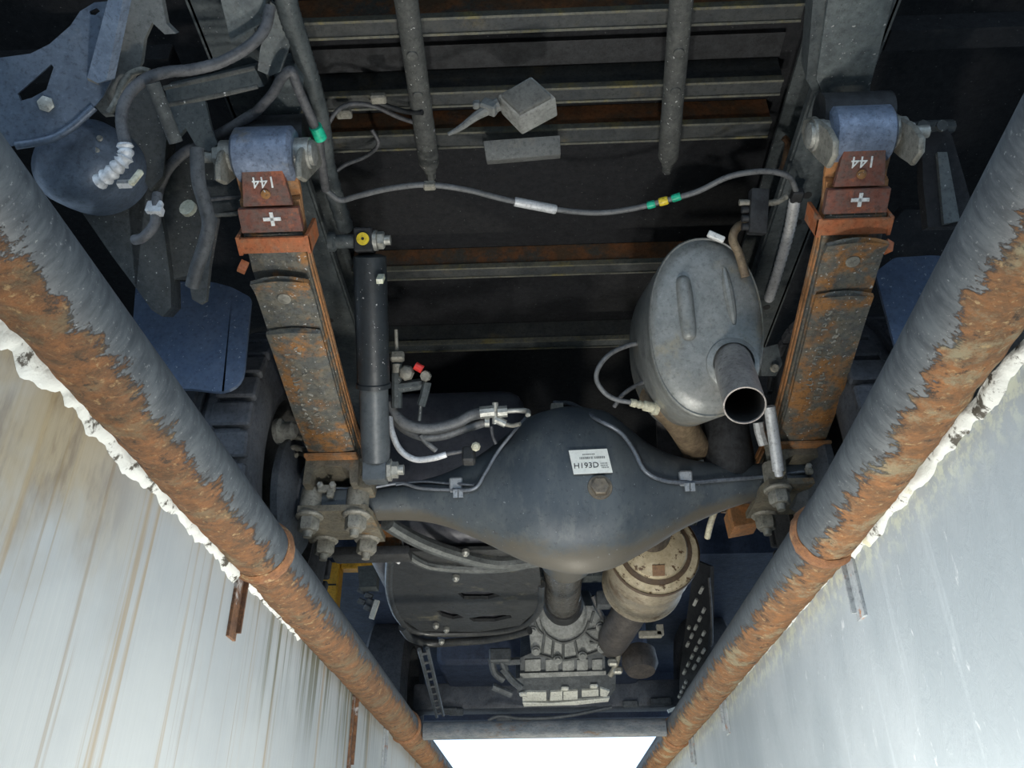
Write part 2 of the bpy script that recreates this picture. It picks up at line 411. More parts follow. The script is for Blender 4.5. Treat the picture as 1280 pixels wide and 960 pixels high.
boxb((-.476, -1.75, -.050), (-.425, 7.15, 0), bm=fb); boxb((.425, -1.75, -.050), (.476, 7.15, 0), bm=fb)
tag(obj('floor', fb, concrete_m, None, False), kind='structure')

# flaked plaster fillet under each pipe (part of the wall)
def fillet(wall, s, y0, y1, wfun, seed, top=-.055):
    n = int((y1-y0)/.006); bm = NB(); rows = []
    for i in range(n+1):
        Y = y0+(y1-y0)*i/n; w = max(.004, wfun(Y)*(1+.55*noise.noise(V((Y*22, seed, 0)))+.35*noise.noise(V((Y*70, seed, 3)))))
        th = .007+.004*noise.noise(V((Y*30, seed, 9)))
        row = []
        for k in range(6):
            t = k/5; z = top - w*t
            prof = th*(math.sin(math.pi*min(1, .25+t*.75))**.5 if t < 1 else 0)
            prof *= 1+.35*noise.noise(V((Y*60, z*120, seed)))
            row.append(bm.verts.new((s*(WX-max(prof, 0)-.0003), Y, z)))
        rows.append(row)
    for a, b in zip(rows, rows[1:]):
        for k in range(5): bm.faces.new((a[k], a[k+1], b[k+1], b[k]))
    return obj('plaster_fillet', bm, plaster_m, wall, True, 60)
tag(fillet(WALL_L, -1, .15, 1.085, lambda Y: .020+.022*max(0, (.75-Y)/.6), 1.3), 'flaking white plaster fillet')
tag(fillet(WALL_L, -1, 1.10, 1.42, lambda Y: .014, 4.1), 'flaking white plaster fillet')
tag(fillet(WALL_R, 1, .15, 1.07, lambda Y: .016, 7.7), 'flaking cream plaster fillet')
tag(fillet(WALL_R, 1, 1.09, 2.3, lambda Y: .007, 11.7), 'flaking cream plaster fillet')

# edge pipes
PR, PZ0 = .040, -.034
def px_left(Y): return -.383
def px_right(Y): return .383 - (.030*max(0, (1.0-Y)/.6)**1.3 if Y < 1 else 0)
def pipe_section(root, fx, s, y0, y1, m, seed):
    n = int((y1-y0)/.008); seg = 44; bm = NB(); rings = []; lay = bm.verts.layers.float.new('rust')
    for i in range(n+1):
        Y = y0+(y1-y0)*i/n; cx = fx(Y); ring = []
        for k in range(seg):
            a = 2*math.pi*k/seg; dx, dz = math.cos(a), math.sin(a)
            sr = dx*s*.73 - dz*.68            # +1 on the outer lower edge as seen from the pit, -1 on the inner upper edge
            face = -dx*s*.68 - dz*.73
            k_far = max(0, min(1, (Y-.9)/.9)) * .55
            val = sr + k_far if face > -.3 else -.6
            q = V((cx+dx*PR, Y, PZ0+dz*PR))
            r = PR
            if val > -.1 and face > -.3:
                r += .0022*(noise.fractal(V((q.x*45, q.y*38, q.z*45+seed)), .8, 2, 4)) * min(1, (val+.1)*2)
            v = bm.verts.new((cx+dx*r, Y, PZ0+dz*r)); v[lay] = val; ring.append(v)
        rings.append(ring)
    for a, b in zip(rings, rings[1:]):
        for k in range(seg): bm.faces.new((a[k], a[(k+1)%seg], b[(k+1)%seg], b[k]))
    bm.faces.new(rings[0]); bm.faces.new(rings[-1])
    return obj('pipe_section', bm, m, root, True, 80)
def weld(root, fx, Y, m, seed):
    bm = NB(); seg = 40
    rings = []
    for j, (h, dr) in enumerate(((-.014, .0), (-.008, .003), (0, .0045), (.008, .003), (.014, .0))):
        rings.append([(fx(Y)+(PR+dr+.001+.002*noise.noise(V((k*.9, j, seed))))*math.cos(2*math.pi*k/seg), Y+h+.004*noise.noise(V((k*.4, j, seed+5))), PZ0+(PR+dr+.001)*math.sin(2*math.pi*k/seg)) for k in range(seg)])
    return obj('weld_joint', loft(bm, rings), m, root)
weld_m = mat('weld_rust', (.30,.13,.05), (.20,.09,.04), 40, .8, 0, (.40,.28,.14), 30, .55, .65, .5)
pl = empty('edge_pipe', (-.383, 1.5, PZ0)); pr = empty('edge_pipe', (.383, 1.5, PZ0))
tag(pl, 'dark steel edge pipe with brown rust scabs along the rust-streaked wall', 'pipe')
tag(pr, 'dark steel edge pipe with orange rust scabs along the clean pale wall', 'pipe')
for root, fx, s, m, j in ((pl, px_left, -1, pipe_l_m, (1.095, 2.45)), (pr, px_right, 1, pipe_r_m, (1.08, 2.61))):
    for y0, y1, sd in ((-.5, j[0]-.002, 1), (j[0]+.002, j[1]-.002, 2), (j[1]+.002, 4.6, 3)):
        pipe_section(root, fx, s, y0, y1, m, sd*7.3)
    weld(root, fx, j[0], weld_m, 1); weld(root, fx, j[1], weld_m, 2)
# anchor straps welded to the pipes
def strap(root, s, Y, z0, z1, w, m, flange=True):
    bm = NB(); boxb((s*WX-(.004 if s > 0 else 0), Y-w, z1), (s*WX+(0 if s > 0 else .004), Y+w, z0), bm=bm)
    x = s*(WX-.002)
    boxb((min(x, s*(WX-.010)), Y+w-.004, z1+.01), (max(x, s*(WX-.010)), Y+w, z0), bm=bm)
    return obj('anchor_strap', bm, m, root, False)
strap_rust_m = mat('strap_rust', (.16,.075,.032), (.085,.045,.028), 25, .8, 0, (.36,.36,.36), 12, .52, .60, .3, grime=.8)
strap_wh_m = mat('strap_painted', (.36,.40,.42), (.32,.35,.37), 14, .6, 0, (.36,.16,.07), 16, .56, .64, .2)
strap(pl, -1, 1.105, -.065, -.150, .014, strap_rust_m); strap(pl, -1, 1.90, -.065, -.21, .012, strap_rust_m); strap(pl, -1, 2.30, -.065, -.2, .012, strap_wh_m)
strap(pr, 1, 1.085, -.070, -.145, .014, strap_wh_m); strap(pr, 1, 2.02, -.065, -.135, .018, strap_wh_m); strap(pr, 1, 2.52, -.065, -.135, .018, strap_wh_m)
# cross pipe
cp = NB(); tube(cp, [(-.341, 2.53, -.034), (.341, 2.53, -.034)], .024, 24, 1)
tag(obj('cross_pipe', cp, mat('worn_cross_pipe', (.10,.12,.14), (.17,.18,.19), 12, .65, 0, (.13,.085,.055), 8, .55, .68, .2, stretch=(1,3,3)), None), 'worn grey cross pipe spanning the pit between the two edge pipes', 'pipe')

# ================================================================== THE TRUCK
T = empty('truck', (.03, 2.4, 0))
tag(T, 'light truck parked over the pit, seen from below behind its rear axle', 'truck')
LX, RX = -.445, .55                 # spring centre lines

# ---- bed floor, joists and underbody
bm = NB(); boxb((-1.25, .15, .950), (1.25, 3.2, .985), bm=bm); BED = obj('bed_floor', bm, floor_m, T, False)
for s in (-1, 1):
    obj('added_side_skirt', boxb((s*1.25-.03, .15, .62), (s*1.25+.03, 3.2, .985)), floor_m, T, False)  # unseen skirts added to weaken sky light from the sides
lip_m = mat('joist_lip', (.17,.165,.125), (.10,.105,.095), 20, .6, 0, (.22,.19,.08), 9, .52, .66, .1)
def joist(y0, y1, zb, zt, m_face, m_fl, x0=-.445, x1=.49):
    j = obj('floor_joist', boxb((x0, y0+.003, zb+.006), (x1, y1-.003, zt)), m_face, T, False)
    obj('flange', boxb((x0, y0+.004, zb+.003), (x1, y1-.004, zb+.008)), m_fl, j, False)
    for a in (y0, y1-.005): obj('flange_lip', boxb((x0, a, zb), (x1, a+.005, zb+.014)), lip_m, j, False)
    return j
obj('floor_dark_strip', boxb((-.445, 1.015, .938), (.49, 1.068, .949)), black_m, BED, False)  # thin black strip across the bed floor beside the second joist
joist(.915, .952, .878, .948, joist_rust_m, joist_m)
joist(1.075, 1.112, .878, .948, joist_m, joist_m)
joist(1.175, 1.218, .878, .948, joist_rust_m, joist_m)
joist(1.605, 1.645, .880, .948, joist_rust_m, joist_m)
joist(1.93, 1.97, .880, .948, joist_m, frame_m)
joist(.60, .64, .878, .948, joist_m, joist_m)
# upright end bracket of the rusty joist by the right rail
hose('joist_end_bracket', [aZ(980, 172, .87), aZ(985, 180, .865), aZ(980, 205, .86), aZ(975, 215, .86)], .007, joist_rust_m, T, 6, 4)

# ---- frame rails (C sections) with hangers
for s, xa, xb in ((-1, -.535, -.445), (1, .515, .60)):
    bm = NB()
    xi, xo = (xb, xa) if s < 0 else (xa, xb)          # inner, outer edge
    boxb((min(xi, xo), .15, .775), (max(xi, xo), 5.0, .783), bm=bm)
    boxb((min(xi, xo), .15, .905), (max(xi, xo), 5.0, .913), bm=bm)
    boxb((xo-.004, .15, .775), (xo+.004, 5.0, .913), bm=bm)
    boxb((xi-.004, .15, .783), (xi+.004, 5.0, .800), bm=bm)
    fr = obj('frame_rail', bm, frame_m, T, False)
    for Y in (1.28, 1.36, 1.52, 1.66):
        h = NB(); lathe(h, ((xi+xo)/2+.01*s, Y, .7755), (0,0,-1), [(.009, 0), (.009, .0015)], 14); obj('rail_hole', h, ink_m, fr, False)
# right hanger bracket (boxed) at the top of the view
plate('spring_hanger', [(1039,-30),(1126,-30),(1116,0),(1085,107),(1088,143),(1066,140),(1040,143),(1020,100)], PZ(.735), (0,0,.055), hanger_m, T, bevel=.004)
plate('hanger_side', [(1020,100),(1040,143),(1034,146),(1008,100),(1018,-20),(1036,-30)], PZ(.742), (0,0,.05), frame_m, T)
# left hanger bracket
plate('spring_hanger', [(352,92),(334,128),(317,172),(340,168),(362,171),(372,166),(379,105),(366,90)], PZ(.735), (0,0,.055), hanger_m, T, bevel=.004)
plate('hanger_plate', [(274,-8),(334,-8),(328,28),(312,40),(289,54)], PP((-.45,.80,.72), (.25,-.35,-.9)), (0,.006,.012), hanger_m, T)
plate('hanger_plate', [(338,2),(361,20),(362,58),(350,90),(338,95),(322,88),(325,62),(330,40)], PP((-.42,.88,.74), (.3,-.3,-.9)), (0,.006,.012), hanger_m, T)

# ---- support bars with end bolts
for p0, p1 in (((502,-40), (537,208)), ((855,-40), (835,200))):
    a, b = aZ(*p0, .835), aZ(*p1, .835); d = (b-a).normalized(); r = .0205
    L = (b-a).length
    bm = NB(); lathe(bm, a, d, [(r*.92,0),(r,.02),(r,L*.72),(r*1.02,L*.725),(r*1.02,L*.97),(r*.8,L)], 24)
    br = obj('support_bar', bm, bar_m, T)
    e = NB(); cyl(e, b, b+d*.012, r*.62); hexn(e, b+d*.012, d, r*.5, .022); obj('end_bolt', e, bar_m, br)
    for t in (.35, .55):
        q = a+d*(L*t)+V((0,0,-r*.98)); k = NB(); lathe(k, q, (0,0,-1), [(.010,0),(.009,.002),(.004,.003)], 16); obj('weld_spot', k, bar_m, br)

# ---- leaf springs
def curve_z(tab, Y):
    for (ya, za), (yb, zb) in zip(tab, tab[1:]):
        if ya <= Y <= yb: t = (Y-ya)/(yb-ya); return za+(zb-za)*t
    return tab[0][1] if Y < tab[0][0] else tab[-1][1]
HELP = [(1.0,.500),(1.10,.490),(1.16,.479),(1.30,.452),(1.50,.415),(1.66,.398),(1.92,.398),(2.2,.44),(2.5,.54)]
PACK = [(.99,.575),(1.045,.560),(1.08,.536),(1.125,.521),(1.152,.511),(1.30,.486),(1.50,.450),(1.66,.426),(1.92,.426),(2.2,.47),(2.5,.58)]
def sx_(X, Y): return X + (-.010 if X < 0 else .032)*min(max((Y-1.0)/.7, 0), 1)
def leaf_mesh(X, tab, off, y0, y1, w, th, curl=0, taper=0, roundend=0):
    bm = NB(); n = 36; rings = []
    for i in range(n+1):
        Y = y0+(y1-y0)*i/n; z = curve_z(tab, Y)+off
        if curl and Y < y0+.05: z -= curl*((y0+.05-Y)/.05)**2
        hw = w/2
        if taper and Y < y0+.04: hw -= taper*(y0+.04-Y)/.04
        cam_ = .004
        xs = [-hw, -hw*.5, 0, hw*.5, hw]
        bow = [roundend*(1-(x/hw)**2) if i == 0 else 0 for x in xs]
        lower = [V((sx_(X,Y)+x, Y-b, z+(cam_ if abs(abs(x)-hw) < 1e-6 else 0))) for x, b in zip(xs, bow)]
        upper = [V((sx_(X,Y)+x, Y-b, z+th)) for x, b in zip(xs[::-1], bow[::-1])]
        rings.append(lower+upper)
    return loft(bm, rings)
def scribble(X, Y, z, n, m, parent, seed):
    """raised, illegible foundry marks on a leaf"""
    rnd = random.Random(seed); bm = NB()
    for i in range(n):
        for col in range(2):
            if rnd.random() < .25: continue
            by = Y+i*.0145; bx = sx_(X, by)-.022+col*.022
            zz = curve_z(HELP, by)
            pts = [V((bx+rnd.uniform(-.007,.007), by+rnd.uniform(-.005,.005), 0)) for _ in range(4)]
            for p in pts: p.z = curve_z(HELP, p.y)-.0008
            tube(bm, pts, .0016, 5, 3)
    return tag(obj('raised_mark', bm, m, parent), kind='stuff')
for s, X in ((-1, LX), (1, RX)):
    w = .104; ys = 1.155 if s < 0 else 1.110; yt = 1.272 if s < 0 else 1.222
    ec = V((X, .995, .637))
    main = obj('leaf_spring', leaf_mesh(X, PACK, .030, 1.0, 2.45, w, .013), leaf_rust_m, T, False)
    tag(main, 'rust-orange leaf spring pack')
    obj('leaf', leaf_mesh(X, PACK, .015, 1.045, 2.40, w, .013), leaf_rust_m, main, False)
    obj('leaf', leaf_mesh(X, PACK, .0, 1.085, 2.30, w*.98, .013, roundend=.004), leaf_m, main, False)
    obj('helper_leaf', leaf_mesh(X, HELP, .013, ys, 2.2, w, .012, curl=.012, roundend=.012), leaf_m, main, False)
    obj('helper_leaf', leaf_mesh(X, HELP, .0, yt, 2.1, w*.99, .012, curl=.003, roundend=.010), leaf_m, main, False)
    tag(scribble(X, yt+.035, 0, 17, zincdull_m, main, 3 if s < 0 else 9), 'raised worn casting marks')
    bm = NB(); lathe(bm, ec-V((.052,0,0)), (1,0,0), [(.038,0),(.046,.006),(.046,.098),(.038,.104)], 36); tag(obj('spring_eye', bm, eye_m, main), 'blue-grey painted spring eye')
    # tongue of the main leaf below the eye with paint marks
    a0, a1 = V((X, .990, .5915)), V((X, 1.040, .562)); d1 = (a1-a0).normalized(); n1 = V((1,0,0)).cross(d1); n1 = n1 if n1.z < 0 else -n1
    bm = prism(NB(), [a0+V((-.034,0,0)), a0+V((.034,0,0)), a1+V((.042,0,0)), a1+V((-.042,0,0))], -n1*.010); obj('wrapper_leaf', bm, redlead_m, main, False)
    text('paint_number', '144', a0+d1*.017+n1*.0006, (-1,0,0), d1, .027, .0012, white_m, main)
    bm = NB(); lathe(bm, a0+d1*.038, n1, [(.008,0),(.008,.003),(.004,.004)], 14); obj('rivet', bm, leaf_m, main)
    p0, p1 = V((X,1.042,.5565)), V((X,1.080,.5385)); dd = (p1-p0).normalized(); nrm = V((1,0,0)).cross(dd); nrm = nrm if nrm.z < 0 else -nrm
    bm = prism(NB(), [p0+V((-.052,0,0)), p0+V((.052,0,0)), p1+V((.053,0,0)), p1+V((-.053,0,0))], -nrm*.012); obj('wrapper_leaf', bm, redlead_m, main, False)
    pm = (p0+p1)/2-dd*.003
    R = Matrix((V((1,0,0)), dd, nrm)).transposed()
    bm = NB(); box(bm, pm+nrm*.001+V((.004,0,0)), (.030,.006,.002), R); box(bm, pm+nrm*.001+V((.004,0,0)), (.006,.024,.002), R); obj('paint_cross', bm, white_m, main, False)
    # clamp
    zc = curve_z(PACK, 1.10); cr = Matrix.Rotation(-.38, 3, 'X'); cc = V((X, 1.098, zc))
    bm = NB(); box(bm, cc+cr @ V((0,0,-.006)), (w+.022,.028,.006), cr)
    for k in (-1, 1): box(bm, cc+cr @ V((k*(w/2+.008),0,.025)), (.006,.034,.070), cr)
    obj('leaf_clamp', bm, orange_m, main, False)
    bm = NB(); box(bm, (X+s*(w/2+.012), 1.135, zc-.020), (.014,.018,.018), Euler((.3,.2,.5)).to_matrix()); obj('clamp_tab', bm, orange_m, main, False)
    yr = ys+.04
    bm = NB(); lathe(bm, (sx_(X,yr), yr, curve_z(HELP,yr)+.012), (0,-.2,-1), [(.012,0),(.012,.003),(.006,.0045)], 18); obj('rivet', bm, zincdull_m, main)
    # shackle: plates, bolts, upper bushing
    pix = [(368,203),(371,186),(391,171),(398,180),(396,208),(377,228),(369,223)] if s < 0 else [(1012,148),(1022,145),(1042,160),(1050,175),(1049,195),(1040,211),(1030,200),(1012,182),(1008,165)]
    xi = X-s*.062
    base = [aX(x, y, xi) for x, y in pix]
    for k in (-1, 1):
        outer = (k == s); px_ = X+k*.062
        bm = prism(NB(), [V((px_, p.y, p.z)) for p in base], (k*.010, 0, 0)); bmesh.ops.bevel(bm, geom=list(bm.edges), offset=.003, segments=1, affect='EDGES')
        sh = obj('shackle_plate', bm, zincdull_m, main)
        bm = NB(); q = V((px_+k*.010, ec.y, ec.z)); cyl(bm, q-V((k*.02,0,0)), q+V((k*.004,0,0)), .026)
        if outer: hexn(bm, q+V((k*.004,0,0)), (k,0,0), .019, .014); cyl(bm, q+V((k*.018,0,0)), q+V((k*.044,0,0)), .0105)
        else: lathe(bm, q+V((k*.004,0,0)), (k,0,0), [(.021,0),(.021,.006),(.012,.009)], 20)
        obj('shackle_bolt', bm, zinc_m, sh)
    ub_ = aX(1074 if s > 0 else 338, 152 if s > 0 else 180, X)
    bm = NB(); lathe(bm, V((X-.058, ub_.y+.01, ub_.z+.03)), (1,0,0), [(.036,0),(.036,.116)], 28); obj('upper_bushing', bm, black_m, main)

# ---- rear axle housing
YA = 1.79
TAB = [(362,613,664),(385,612,660),(430,611,655),(470,609,652),(520,602,652),(560,591,660),(600,571,677),(630,551,692),(660,530,706),(690,519,715),(715,515,719),(740,517,717),(765,523,710),(790,540,697),(815,558,683),(850,572,662),(900,580,640),(950,580,624),(1000,576,614),(1060,573,608)]
bm = NB(); rings = []; NS = 40
fine = []
for i in range(len(TAB)-1):
    a, b = TAB[i], TAB[i+1]
    P = [TAB[max(i-1,0)], a, b, TAB[min(i+2,len(TAB)-1)]]
    for k in range(4):
        t = k/4
        fine.append([.5*((2*P[1][j])+(P[2][j]-P[0][j])*t+(2*P[0][j]-5*P[1][j]+4*P[2][j]-P[3][j])*t*t+(3*P[1][j]-P[0][j]-3*P[2][j]+P[3][j])*t**3) for j in range(3)])
fine.append(list(TAB[-1]))
AX = []
for x, t, b in fine:
    pt, pb = aY(x, t, YA), aY(x, b, YA)
    c = (pt+pb)/2; hz = (pt.z-pb.z)/2
    k = max(0, min(1, (hz-.05)/.14)); hy = .046*(1-k)+.135*k
    hz2 = math.sqrt(max(hz*hz-hy*hy*.18, .0009))
    ring = []
    e = 2.0+.5*k
    for q in range(NS):
        a = 2*math.pi*q/NS; ca, sa = math.cos(a), math.sin(a)
        y = math.copysign(abs(ca)**(2/e), ca)*hy; z = math.copysign(abs(sa)**(2/e), sa)*hz2
        if ca > 0: y *= .75
        ring.append(V((c.x, YA+y, c.z+z)))
    rings.append(ring); AX.append((c, hy, hz2))
AXLE = obj('rear_axle', loft(bm, rings), axle_m, T, True, 50); tag(AXLE, 'blue-grey rear axle housing with domed centre')
def on_axle(px_, py_, off=.004):
    """point on the rear skin of the housing that the pixel sees"""
    d = ray(px_, py_); best = None
    for i in range(2400):
        p = CAM + d*(1.2+i*.0005)
        # nearest ring by x
        j = min(range(len(AX)), key=lambda q: abs(AX[q][0].x-p.x)); c, hy, hz = AX[j]
        kk = max(0, min(1, (hz-.05)/.14)); e = 2+.5*kk
        if abs((p.y-YA)/(hy+off))**e + abs((p.z-c.z)/(hz+off))**e <= 1: return p
    return aY(px_, py_, YA-.05)
# ring where the cover meets the housing
pts = [on_axle(x, y, .001) for x, y in ((640,585),(655,552),(680,531),(715,524),(752,528),(782,546),(800,572))]
# brake pipes on the housing
lp = [aY(655,512,1.80), aY(660,518,1.74), on_axle(640,542,.007), on_axle(622,565,.007), on_axle(606,592,.007), on_axle(592,611,.007), on_axle(560,612,.007), on_axle(525,610,.007), on_axle(500,604,.007), on_axle(460,610,.010), aY(420,611,1.725), aY(378,611,1.72)]
hose('brake_pipe', lp, .0042, mat('brake_pipe_grey', (.25,.27,.30), (.19,.21,.24), 20, .4, .3, bump=0), AXLE, 8, 8)
rp = [aY(693,503,1.84), aY(715,505,1.80), on_axle(745,523,.008), on_axle(775,540,.008), on_axle(792,562,.008), on_axle(806,588,.008), on_axle(828,600,.008), on_axle(858,603,.008), on_axle(900,600,.008), on_axle(950,596,.008), aY(1000,590,1.71), aY(1048,585,1.72)]
hose('brake_pipe', rp, .0052, mat('brake_pipe_dark', (.12,.14,.17), (.16,.18,.21), 20, .4, .3, bump=0), AXLE, 8, 8)
hose('brake_pipe', [on_axle(592,606,.007), on_axle(560,604,.007), on_axle(525,602,.007), on_axle(495,606,.007)], .0032, mat('brake_pipe_dark', (.12,.14,.17)), AXLE, 8, 6)
for x, y in ((570,606),(857,598)):
    c = on_axle(x, y, .006); b2 = NB(); n = V((0,-.85,-.3)).normalized(); xx, yy, zz = basis(n)
    R = Matrix((xx, yy, zz)).transposed()
    box(b2, c, (.030,.034,.012), R, .003, 1); box(b2, c-V((0,0,.022))+n*.004, (.010,.018,.008), R); box(b2, c+V((.012,0,-.022))+n*.004, (.010,.018,.008), R)
    obj('pipe_clip', b2, mat('clip_zinc', (.26,.29,.32), (.36,.38,.40), 30, .4, .4), AXLE, False)
# label with print
LC = on_axle(738, 578, .003)
def local_frame(px_, py_, e=14):
    a, b, c, d = on_axle(px_-e, py_, .003), on_axle(px_+e, py_, .003), on_axle(px_, py_-e, .003), on_axle(px_, py_+e, .003)
    x = (b-a).normalized(); z = x.cross((c-d)).normalized()
    if z.dot(CAM-LC) < 0: z = -z
    y = z.cross(x).normalized(); return x, y, z
lx, ly, lz = local_frame(738, 578)
lr = Matrix.Rotation(math.radians(3), 3, lz); lx, ly = lr @ lx, lr @ ly
LR = Matrix((lx, ly, lz)).transposed()
lw, lh = .084, .058
quad = [LC+lz*.004+lx*a*lw/2+ly*b*lh/2+lx*(-.0035*b) for a, b in ((-1,-1),(1,-1),(1,1),(-1,1))]
LAB = obj('axle_label', prism(NB(), quad, lz*.001), mat('label_white', (.90,.91,.85), (.84,.86,.80), 40, .5, bump=0, grime=.15), AXLE, False); tag(LAB, 'white printed label')
text('print', 'H193D', LC+lz*.0055-lx*.010-ly*.010, lx, ly, .0185, .0003, ink_m, AXLE)
for j, (dy, hh, x0, x1) in enumerate(((.017,.003,-.015,.010),(.0085,.0055,-.022,.008),(.0085,.0055,.010,.034),(-.006,.003,.022,.036),(-.011,.003,.022,.036),(-.016,.003,.024,.038))):
    b2 = NB(); rnd = random.Random(j); x = x0
    while x < x1:
        ww = rnd.uniform(.0010, .0028); box(b2, LC+lz*.0053+lx*(x+ww/2-.001)+ly*dy, (ww, hh, .0004), LR); x += ww+rnd.uniform(.0006, .0012)
    obj('print_line', b2, inkgrey_m, AXLE, False)
# drain plug
DC = on_axle(750, 609, .0); dx_, dy_, dz_ = local_frame(750, 609)
b2 = NB(); lathe(b2, DC, dz_, [(.028,-.004),(.026,.003),(.023,.0032)], 28); hexn(b2, DC+dz_*.002, dz_, .0205, .012)
tag(obj('drain_plug', b2, mat('plug_brown', (.20,.165,.12), (.15,.13,.105), 30, .5, .3), AXLE), 'brown hex drain plug')
# small breather on top and nose to the drive shaft
b2 = NB(); q = aY(694, 512, 1.80); cyl(b2, q-V((0,0,.03)), q+V((0,0,.012)), .012); box(b2, q+V((.005,0,0)), (.03,.03,.02)); obj('breather', b2, zincdull_m, AXLE)
NC = aY(712, 640, YA)
b2 = NB(); lathe(b2, NC+V((0,.05,0)), (0,1,.03), [(.11,0),(.105,.06),(.085,.14),(.075,.24),(.06,.26),(.06,.30)], 32); obj('pinion_nose', b2, axle_m, AXLE)

# ---- spring seats, u-bolts and clamp plates
for s, X, dz in ((-1, sx_(LX,1.8), .012), (1, sx_(RX,1.8), .050)):
    zt = .396
    zc = .335+dz
    # saddle casting under the spring
    bm = NB(); prof = [(-.060,.0),(-.060,-.060),(-.045,-.060),(-.040,-.030),(-.020,-.018),(.020,-.018),(.040,-.030),(.045,-.060),(.060,-.060),(.060,.0)]
    prism(bm, [(X+a, 1.665, zt+b) for a, b in prof], (0,.24,0)); sd = obj('spring_seat', bm, axle_seat_m, T, False)
    boxb_ = NB(); boxb((X-.058, 1.64, zt-.004), (X+.058, 1.95, zt+.002), bm=boxb_); obj('seat_pad', boxb_, leaf_rust_m, sd, False)
    if s < 0:
        bm = NB(); boxb((X+.055,1.69,zt-.062), (X+.088,1.76,zt-.028), .006, bm=bm); obj('seat_lug', bm, axle_seat_m, sd)
    # lower plate
    zp = .288+dz
    pp = [(X-.075,1.70,zp),(X+.075,1.70,zp),(X+.085,1.74,zp),(X+.09,1.88,zp-.004),(X+.05,1.885,zp-.004),(X+.035,1.865,zp-.003),(X-.035,1.865,zp-.003),(X-.05,1.885,zp-.004),(X-.09,1.88,zp-.004),(X-.085,1.74,zp)]
    bm = prism(NB(), pp, (0,0,-.014)); cpz = obj('clamp_plate', bm, axle_seat_m, T, False)
    bm = NB(); boxb((X-.058,1.715,zp), (X+.058,1.86,zp+.045), .008, bm=bm); obj('axle_pad', bm, axle_m, cpz)
    for yy, xo in ((1.722, .052), (1.866, .050)):
        for k in (-1, 1):
            bm = NB(); q = V((X+k*xo, yy, zp-.014))
            cyl(bm, V((q.x, yy, zp+.12)), q, .0115, seg=16)
            if yy < 1.8: lathe(bm, V((q.x, yy, zp+.045)), (0,0,-1), [(.024,0),(.025,.01),(.026,.046)], 24)
            ub = obj('u_bolt', bm, zincdull_m, cpz)
            bm = NB(); lathe(bm, q, (0,0,-1), [(.030,0),(.031,.004),(.028,.008),(.022,.009)], 24); hexn(bm, q-V((0,0,.008)), (0,0,-1), .024, .030); cyl(bm, q-V((0,0,.036)), q-V((0,0,.052)), .0115, .009, 16)
            obj('u_bolt_nut', bm, zincdull_m, cpz)
    # brake pipe clamp on the seat
    q = aY(408 if s < 0 else 1018, 611 if s < 0 else 588, 1.70)
    bm = NB(); box(bm, q, (.040,.012,.018), None, .003, 1); box(bm, q+V((.010,0,-.012)), (.016,.014,.020), None, .003, 1)
    pc_ = obj('pipe_clamp', bm, zincdull_m, sd)
    for a in (-.013, .015): obj('clamp_screw', lathe(NB(), q+V((a,-.006,.006)), (0,-1,0), [(.008,0),(.008,.005),(.005,.008)], 6), zinc_m, sd)

# ---- wheels and brakes
def make_wheel(X, s, Yc, R_, Wd, detail=True):
    c = V((X+s*Wd/2, Yc, R_)); prof = [(.235,-Wd/2+.012),(.25,-Wd/2),(.30,-Wd/2-.006),(R_-.035,-Wd/2),(R_-.014,-Wd/2+.016),(R_-.012,0),(R_-.014,Wd/2-.016),(R_-.035,Wd/2),(.30,Wd/2+.006),(.25,Wd/2),(.235,Wd/2-.012)]
    bm = lathe(NB(), c, (s,0,0), prof, 72, cap=False)
    n0 = len(bm.verts)
    wh = obj('wheel', bm, tyre_m, T, True, 50)
    bm = lathe(NB(), c, (s,0,0), [(.236,-Wd/2+.012),(.222,-Wd/2+.010),(.215,-.03),(.205,.0),(.12,.02),(.115,.03),(.0001,.03)], 48, cap=False); obj('rim', bm, mat('rim_dark', (.06,.065,.07), (.09,.09,.09), 12, .5, .3), wh)
    if detail:
        bm = NB(); boxb((-.040,-.026,-.008), (.040,.026,.014), .004, 1, bm=bm)
        me = bpy.data.meshes.new('tread_block'); bm.to_mesh(me); bm.free(); me.materials.append(tyre_m)
        for i in range(36):
            a = 2*math.pi*i/36
            for row, off in ((0, -Wd/2+.034), (1, Wd/2-.034)):
                p = c+V((s*off, (R_-.012)*math.cos(a+row*.06), (R_-.012)*math.sin(a+row*.06)))
                o = bpy.data.objects.new('tread_block', me); COL.objects.link(o); o.parent = wh
                o.rotation_euler = Euler((a+row*.06-math.pi/2, 0, 0)); o.location = p-WLOC[wh.name]
        for off in (-.016, .016):
            b2 = lathe(NB(), c+V((off,0,0)), (1,0,0), [(R_-.013,-.010),(R_-.002,-.009),(R_-.002,.009),(R_-.013,.010)], 72, cap=False); obj('tread_rib', b2, tyre_m, wh)
    return wh
